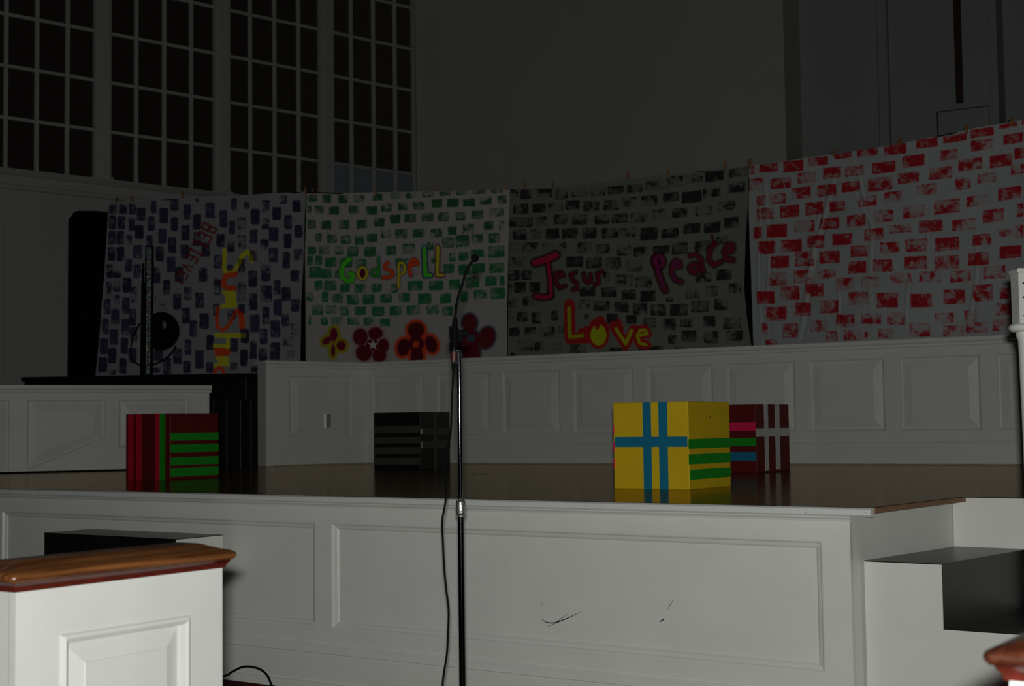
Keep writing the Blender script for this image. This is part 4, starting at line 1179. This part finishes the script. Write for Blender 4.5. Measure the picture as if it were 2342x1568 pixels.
part('strip_backing', MB().add(slab(a_ + Vector((0, 0, .012)), b2 - Vector((0, 0, .05)), 0.036, -0.03, 0.0), BF6), RUBBER, ls)
part('glitter_strip', MB().add(slab(a_, b2, 0.020, -0.038, -0.029), BF6), GLITTER, ls, label='glittering multicoloured strip')
hc = lpos(369, 756, 0.06)
part('round_head', MB().ball(hc, 0.168, 24, 16, (1.0, 0.5, 1.04)), BLACKD, ls)
gl = lpos(375, 742, -0.03)
part('glint_disc', MB().ball((gl.x, hc.y - 0.083, gl.z), 0.026, 10, 8, (.8, .2, 1.6)), mat('grey_glint', (0.12, 0.12, 0.15), .4, noise=.2), ls)  # grey patch painted as the highlight on the black head
part('cable_loop', MB().tube(cat_rom([lpos(402, 790), lpos(392, 807), lpos(372, 823), lpos(346, 834), lpos(330, 838), lpos(316, 832), lpos(302, 820), lpos(299, 795), lpos(306, 765), lpos(320, 738)], 6), 0.006, 8), RUBBER, ls)

# ------------------------------------------------------------------ painted boxes on the stage
YELP = mat('yellow_box_paint', (0.86, 0.585, 0.010), 0.55, noise=0.06, nscale=8, bump=0.12, bscale=60)
REDP = mat('dark_red_box_paint', (0.15, 0.006, 0.006), 0.55, noise=0.15, nscale=8, bump=0.12, bscale=60)
BLKP = mat('black_box_paint', (0.008, 0.008, 0.008), 0.45, noise=0.2, nscale=8, bump=0.1)
TBLUE = mat('blue_tape', (0.008, 0.21, 0.36), 0.5, noise=0.06, nscale=10)
TGREEN = mat('green_tape', (0.012, 0.36, 0.018), 0.5, noise=0.06, nscale=10)
TPINK = mat('pink_tape', (0.90, 0.016, 0.12), 0.5, noise=0.06, nscale=10)
TRED = mat('hot_red_tape', (0.62, 0.010, 0.045), 0.5, noise=0.06, nscale=10)
TWHITE = mat('white_tape_and_glint', (0.70, 0.71, 0.68), 0.5, noise=0.12, nscale=14)
TGREY = mat('dull_black_tape', (0.075, 0.068, 0.055), 0.5, noise=0.15, nscale=10)
def cube_box(name, label, paint, mid, xl, xr_, top_y, tapesL, tapesR, hole, side_len=0.457):
    M = at_z(mid[0], mid[1], STAGE)
    best = None
    for k in range(20, 75):
        a = R(k) / 1.0
        for dk in (0, .25, .5, .75):
            th = R(k + dk)
            p = M + Vector((math.cos(th), math.sin(th), 0)) * side_len
            q = M + Vector((-math.sin(th), math.cos(th), 0)) * side_len
            e = 0
            if xr_: e += (project(np.array([p]))[0, 0] - xr_) ** 2
            if xl: e += (project(np.array([q]))[0, 0] - xl) ** 2
            if best is None or e < best[0]: best = (e, th)
    th = best[1]
    fr = Fr(M, th)                         # x along the right face, y along the left face
    h = at_y(mid[0], top_y, M.y).z - STAGE
    t = thing(name, fr, label, 'box', 'painted wooden stage boxes')
    S_ = side_len
    b = 0.004
    part('body', MB().bbox(0, S_, 0, S_, 0.0, h, b), paint, t)
    T = 0.0010
    for f0, f1, z0, z1, m_ in tapesL:      # left face: plane x = 0, f measured from its left end
        T += 0.0002
        part('tape_or_glint_strip', MB().box(-T, 0.0004, S_ * (1 - f1), S_ * (1 - f0), z0 * h, z1 * h), m_, t)
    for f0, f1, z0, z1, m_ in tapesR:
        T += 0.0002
        part('tape_or_glint_strip', MB().box(S_ * f0, S_ * f1, -T, 0.0004, z0 * h, z1 * h), m_, t)
    face, fx, fz = hole
    n = 16
    if face == 'R':
        c_ = lambda r, y: [(S_ * fx + r * math.cos(2 * math.pi * i / n), y, fz * h + r * math.sin(2 * math.pi * i / n)) for i in range(n)]
        vs = c_(0.0115, -0.0005) + c_(0.0095, -0.003) + c_(0.008, -0.0005)
    else:
        c_ = lambda r, y: [(y, S_ * (1 - fx) + r * math.cos(2 * math.pi * i / n), fz * h + r * math.sin(2 * math.pi * i / n)) for i in range(n)]
        vs = c_(0.0115, -0.0005) + c_(0.0095, -0.003) + c_(0.008, -0.0005)
    fs = [(k * n + i, k * n + (i + 1) % n, k * n + n + (i + 1) % n, k * n + n + i) for k in range(2) for i in range(n)]
    part('hole_rim', MB().add(vs, fs), paint, t)
    part('finger_hole', MB().add(vs[2 * n:], [tuple(range(n))]), DARKHOLE, t)
    return t
yb = cube_box('stage_box', 'yellow wooden box with blue cross tape and green side stripes', YELP, (1577, 1120), 1397, 1677, 917,
    [(.405, .515, .0, 1, TBLUE), (.615, .73, .0, 1, TBLUE), (.025, .985, .485, .602, TBLUE), (0, .014, .63, .74, TPINK), (0, .016, .43, .545, TPINK), (0, .018, .235, .35, TPINK)],
    [(-.004, 1, .463, .572, TGREEN), (-.004, 1, .287, .40, TGREEN), (.02, 1, .114, .225, TGREEN)], ('R', .51, .82))
cube_box('stage_box', 'dark red wooden box with pink vertical and green horizontal stripes at left', REDP, (389, 1097), 284, 503.5, 944.5,
    [(.055, .18, 0, 1, TRED), (.237, .363, 0, 1, TRED), (.666, .776, 0, 1, TRED), (.776, .895, 0, 1, TGREEN)],
    [(.01, 1, .586, .703, TGREEN), (.01, 1, .405, .53, TGREEN), (.01, 1, .216, .333, TGREEN), (.01, 1, .045, .171, TGREEN)], ('R', .51, .82))
cube_box('stage_box', 'black wooden box with dull grey tape stripes behind microphone stand', BLKP, (962, 1073.4), 855.7, None, 941.4,
    [(.0, 1.0, .643, .76, TGREY), (.0, 1.0, .458, .565, TGREY), (.0, 1.0, .273, .39, TGREY), (.0, 1.0, .088, .205, TGREY)],
    [(.43, .54, 0, 1, TGREY), (.0, 1, .598, .715, TGREY), (.0, 1, .37, .49, TGREY), (.002, .035, .615, .70, TWHITE), (.03, .06, .62, .71, TWHITE), (.03, .055, .375, .48, TWHITE)], ('L', .48, .82))  # the small white strips by the corner are painted glints on the tape
cube_box('stage_box', 'dark red wooden box with white cross tape behind yellow box', REDP, (1730.7, 1082), None, 1807.6, 924,
    [(.05, 1.0, .62, .74, TPINK), (.05, 1.0, .395, .51, TGREEN), (.05, 1.0, .185, .305, TBLUE)],
    [(.0, 1, .53, .65, TWHITE), (.25, .36, .03, 1, TWHITE), (.575, .70, .04, 1, TWHITE)], ('R', .48, .82))
# bits of dark tape on the stage floor
for (xa, ya, xb, yb_, lab) in ((1074, 1084, 1106, 1084.5, 'small dark tape mark on stage floor right of black box'), (828, 1063, 842, 1063, 'small dark tape mark on stage floor left of black box')):
    p = at_z(xa, ya, STAGE); q = at_z(xb, yb_, STAGE)
    fr = Fr(p, heading(p, q)); L_ = (q - p).length
    mb = MB().box(0, L_ * .42, -0.05, 0.05, 0, 0.0015).box(L_ * .55, L_, -0.04, 0.06, 0, 0.0015)
    tag(part('tape_mark', mb, SCUFF, None, fr.o), lab, 'tape')

# ------------------------------------------------------------------ microphone on its stand
MD_ = 4.9
KM = 4.9 / 4.2
mp_ = at_y(1054, 1200, MD_); mp_.z = 0
MF = Fr(mp_, 0.0)
def mpos(px, py, dy=0.0):
    return MF.l(at_y(px, py, MD_ + dy))
ms = thing('microphone_stand', MF, 'straight chrome microphone stand in front of stage', 'microphone stand')
zc = mpos(1054, 1160).z
zt_ = mpos(1050, 800).z
part('base', MB().lathe([(0.125, 0), (0.128, 0.008), (0.12, 0.018), (0.05, 0.028), (0.022, 0.045), (0.016, 0.06)], n=32), BLKCHROME, ms)
part('lower_tube', MB().lathe([(0.0109, 0.04), (0.0109, zc - 0.02)], n=20), BLKCHROME, ms)
part('upper_tube', MB().lathe([(0.0082, zc - 0.03), (0.0082, zt_)], n=20), CHROME, ms)
part('clutch', MB().lathe([(0.0112, -0.032), (0.0125, -0.028), (0.0125, -0.023), (0.0155, -0.022), (0.0165, -0.017), (0.0165, 0.018), (0.0150, 0.023), (0.0105, 0.024), (0.0084, 0.03)], (0, 0, zc), 14), CAST, ms)
part('top_rod', MB().lathe([(0.0082, -0.004), (0.005, 0.0), (0.005, 0.04)], (0, 0, zt_), 14), CHROME, ms)
k1 = mpos(1055, 811)
part('cross_pin', MB().tube([(0.0, -0.009, k1.z), (0.013, -0.009, k1.z)], 0.0022, 8), CHROME, ms)
clipz = mpos(1040, 762).z
cx = mpos(1040, 762).x
part('clip', MB().bbox(cx - 0.0205, cx - 0.0105, -0.014, 0.012, clipz - 0.02, clipz + 0.024, 0.002).bbox(cx - 0.012, cx + 0.012, 0.006, 0.014, clipz - 0.02, clipz + 0.02, 0.002)
     .bbox(cx + 0.0105, cx + 0.0145, -0.012, 0.012, clipz - 0.02, clipz + 0.016, 0.001).bbox(-0.008, 0.012, -0.006, 0.012, clipz - 0.030, clipz + 0.012, 0.003), RUBBER, ms)
part('clip_knob', MB().tube([(0.010, 0.002, clipz), (0.0300, 0.002, clipz)], 0.0125, 12), RUBBER, ms)
mic = thing('microphone', MF, 'black gooseneck microphone clipped to the stand with cable', 'microphone')
neck = cat_rom([mpos(1040.5, 735), mpos(1041.5, 722), mpos(1043, 704), mpos(1049, 675), mpos(1058, 648), mpos(1067, 619), mpos(1077, 601), mpos(1083, 594)], 6)
part('gooseneck', MB().tube(neck, 0.0042 * KM, 10), RUBBER, mic)
part('foam_head', MB().ball(mpos(1086, 590), 0.0115 * KM, 16, 12, (1, 1, 1.05)), FOAM, mic)
def seg(name, pts, rs, m_):
    part(name, MB().tube([mpos(x, y) for x, y in pts], [v * KM for v in rs] if isinstance(rs, list) else rs * KM, 14), m_, mic)
seg('handle', [(1041.5, 726), (1041, 733), (1040, 745), (1038.5, 797)], [0.005, 0.0078, 0.0088, 0.0085], RUBBER)
seg('ring', [(1038.5, 797), (1038.3, 804)], 0.0080, CHROME)
seg('grip_band', [(1038.3, 804), (1037.8, 825)], 0.0083, BAND)
seg('ring', [(1037.8, 825), (1037.6, 832)], 0.0055, CHROME)
seg('strain_relief', [(1037.6, 831), (1037.3, 840), (1037, 850)], [0.0062, 0.0058, 0.004], RUBBER)
cab = cat_rom([mpos(1037, 848), mpos(1035.5, 880), mpos(1033, 930), mpos(1031, 985, .02), mpos(1025, 1020, .04), mpos(1016, 1052, .05), mpos(1017.5, 1090, .05), mpos(1021, 1125, .05), mpos(1017, 1158, .05), mpos(1011.5, 1190, .05), mpos(1013, 1240, .05),
               mpos(1016, 1300, .05), mpos(1021, 1350, .05), mpos(1026, 1395, .05), mpos(1024.5, 1450, .05), mpos(1022, 1495, .05), mpos(1015, 1540, .05), mpos(1012, 1575, .05), mpos(1014, 1650, .05), mpos(1030, 1760, .05), Vector((0.05, 0.2, 0.3)), Vector((0.03, 0.25, 0.05)), Vector((0.1, 0.5, 0.006)), Vector((-0.2, 1.2, 0.006)), Vector((-0.9, 2.0, 0.006))], 6)
part('cable', MB().tube(cab, 0.0034, 8), RUBBER, mic)

# cord looping up in front of the stage foot
a_cord = SF.face(510, 1218, 0.005).x + 0.05
cp = [SF.face(x, y, -0.03) for x, y in ((516, 1544), (530, 1536), (553, 1525), (575, 1524), (597, 1531), (612, 1545), (622, 1567))]
cp = [Vector((a_cord, -1.3, 0.006)), Vector((a_cord, -0.7, 0.006)), Vector((a_cord, -0.25, 0.006))] + cp
cp = [SF.w(*v) for v in cp]
for v in cp: v.z = max(v.z, 0.006)
e = cp[-1]
cp += [Vector((e.x + .05, e.y - .12, 0.006)), Vector((e.x + 0.0, e.y - .6, 0.006))]
tag(part('loose_cord', MB().tube(cat_rom(cp, 6), 0.0058, 8), RUBBER), 'black cord arching above maroon carpet beside the near pew', 'cord')

# ------------------------------------------------------------------ pew ends with mahogany caps
zb = CAM.z - 0.267 * 3.0 / 2.8                       # underside of the cap
pr_ = at_z(508.5, 1296, zb); pl_ = at_z(36, 1352.5, zb)
PL = Fr((pl_.x, pl_.y, 0), heading(pl_, pr_))   # x away along the aisle, y to the left (into the pew)
plen = (pr_ - pl_).length
KP = 3.0 / 2.8
def pew_end(name, fr, label, capm, thick=0.13):
    t = thing(name, fr, label, 'pew')
    L = plen; z1 = zb
    def fx(px, py): return PL.face(px, py)
    a0, a1 = fx(137, 1450), fx(434, 1406)
    pz1_ = (a0.z + a1.z) / 2
    x0, x1 = a0.x, a1.x
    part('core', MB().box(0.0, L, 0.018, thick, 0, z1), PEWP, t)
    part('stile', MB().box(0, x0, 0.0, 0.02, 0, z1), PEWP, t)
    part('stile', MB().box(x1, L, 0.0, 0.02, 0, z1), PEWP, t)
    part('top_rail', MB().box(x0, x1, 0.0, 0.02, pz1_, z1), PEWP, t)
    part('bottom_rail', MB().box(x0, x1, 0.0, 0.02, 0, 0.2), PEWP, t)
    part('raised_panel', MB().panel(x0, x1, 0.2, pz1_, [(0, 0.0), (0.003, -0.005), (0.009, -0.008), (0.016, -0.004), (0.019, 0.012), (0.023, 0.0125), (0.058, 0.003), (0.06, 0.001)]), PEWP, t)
    # cap: moulding below, hipped rounded top
    def ringrect(o_, z):
        return [(-o_, -o_, z), (L + o_, -o_, z), (L + o_, thick + o_, z), (-o_, thick + o_, z)]
    def rings(rs, m_, nm, top=True):
        vs = []; fs = []
        seg_ = 6
        allr = []
        for o_, z, rc in rs:
            o_ *= KP; z = z1 + (z - z1) * KP
            pts = []
            for (cx_, cy_, a_) in ((-o_ + rc, -o_ + rc, math.pi), (L + o_ - rc, -o_ + rc, 1.5 * math.pi), (L + o_ - rc, thick + o_ - rc, 0), (-o_ + rc, thick + o_ - rc, .5 * math.pi)):
                for i in range(seg_ + 1):
                    w = a_ + i / seg_ * math.pi / 2
                    pts.append((cx_ + rc * math.cos(w), cy_ + rc * math.sin(w), z))
            allr.append(pts)
        n_ = len(allr[0])
        for pts in allr: vs += pts
        for k in range(len(allr) - 1):
            for i in range(n_): fs.append((k * n_ + i, k * n_ + (i + 1) % n_, (k + 1) * n_ + (i + 1) % n_, (k + 1) * n_ + i))
        mb = MB().add(vs, fs, True)
        mb.add(allr[-1], [tuple(range(n_))]); mb.add(allr[0], [tuple(range(n_))[::-1]])
        part(nm, mb, m_, t)
    rings([(0.004, z1 - 0.001, .001), (0.006, z1 + 0.003, .002), (0.006, z1 + 0.006, .002), (0.010, z1 + 0.009, .003), (0.013, z1 + 0.015, .004), (0.018, z1 + 0.016, .005)], CAPD, 'cap_moulding')
    rings([(0.016, z1 + 0.016, .006), (0.021, z1 + 0.019, .010), (0.023, z1 + 0.024, .012), (0.021, z1 + 0.029, .012), (0.014, z1 + 0.033, .010), (0.002, z1 + 0.036, .006), (-0.014, z1 + 0.041, .004), (-0.026, z1 + 0.046, .003), (-0.034, z1 + 0.048, .002)], capm, 'cap')
    return t
pew_end('pew_end', PL, 'white panelled pew end with mahogany cap at lower left', CAPW)
rp = at_z(2309, 1557, zb - 0.002)
PR = Fr((rp.x, rp.y, 0), PL.a)
# second pew end across the aisle: turned so its moulded side faces the aisle
PR2 = Fr(PR.w(plen, 0, 0), PL.a + math.pi)
PR2 = Fr(PR.o + PR.x * plen, PL.a + math.pi)
pew2 = pew_end('pew_end', Fr((0, 0, 0), 0), 'mahogany capped pew end at the bottom right corner', CAPR)
pew2.location = PR.o + PR.x * plen
pew2.rotation_euler = (0, 0, PL.a + math.pi)
# ------------------------------------------------------------------ newel post by the side stairs
ND = 5.5
npx = at_y(2331, 680, ND)
NF = Fr((npx.x + 0.045, ND + 0.045, TREADS[1] + 0.001), 0.0)
def nz(py): return at_y(2336, py, ND).z - TREADS[1]
nw = thing('newel_post', NF, 'white turned newel post at the right edge beside side stairs', 'post')
part('block', MB().bbox(-0.045, 0.045, -0.045, 0.045, nz(739), nz(624), 0.003), WHITE2, nw)
part('block_cap', MB().bbox(-0.05, 0.05, -0.05, 0.05, nz(624), nz(613), 0.004), WHITE2, nw)
rz = nz(748)
part('ring', MB().lathe([(0.04, rz - 0.018), (0.06, rz - 0.016), (0.069, rz - 0.009), (0.072, rz), (0.069, rz + 0.009), (0.06, rz + 0.016), (0.04, rz + 0.017)], n=28), WHITE2, nw)
part('shaft', MB().lathe([(0.036, 0.0), (0.036, 0.30), (0.034, 0.32), (0.030, 0.36), (0.030, 0.42), (0.033, rz - 0.35), (0.036, rz - 0.12), (0.038, rz - 0.05), (0.045, rz - 0.03), (0.044, rz - 0.016)], n=24), WHITE2, nw)
for py in (648, 680, 722):
    part('screw_hole', MB().tube([(-0.045 + 0.018, -0.0455, nz(py)), (-0.045 + 0.018, -0.043, nz(py))], 0.004, 10), DARKHOLE, nw)

# two clothespins gripping the lower edge of the green sheet at the parapet cap
for px, py, lab in ((725, 829, 'clothespin on the parapet cap below the yellow edged flower'), (957, 829, 'clothespin on the parapet cap below the orange edged flower')):
    q_ = at_z(px, py, ZC)
    fr = Fr((q_.x, q_.y - 0.03, ZC - 0.02), 0.3)
    t = thing('clothespin', fr, lab, 'clothespin', 'wooden clothespins on the parapet cap')
    part('jaw', MB().bbox(-.006, .006, -.008, -.001, -.02, .03, .001), PINW, t)
    part('jaw', MB().bbox(-.006, .006, .001, .008, -.02, .03, .001), PINW, t)
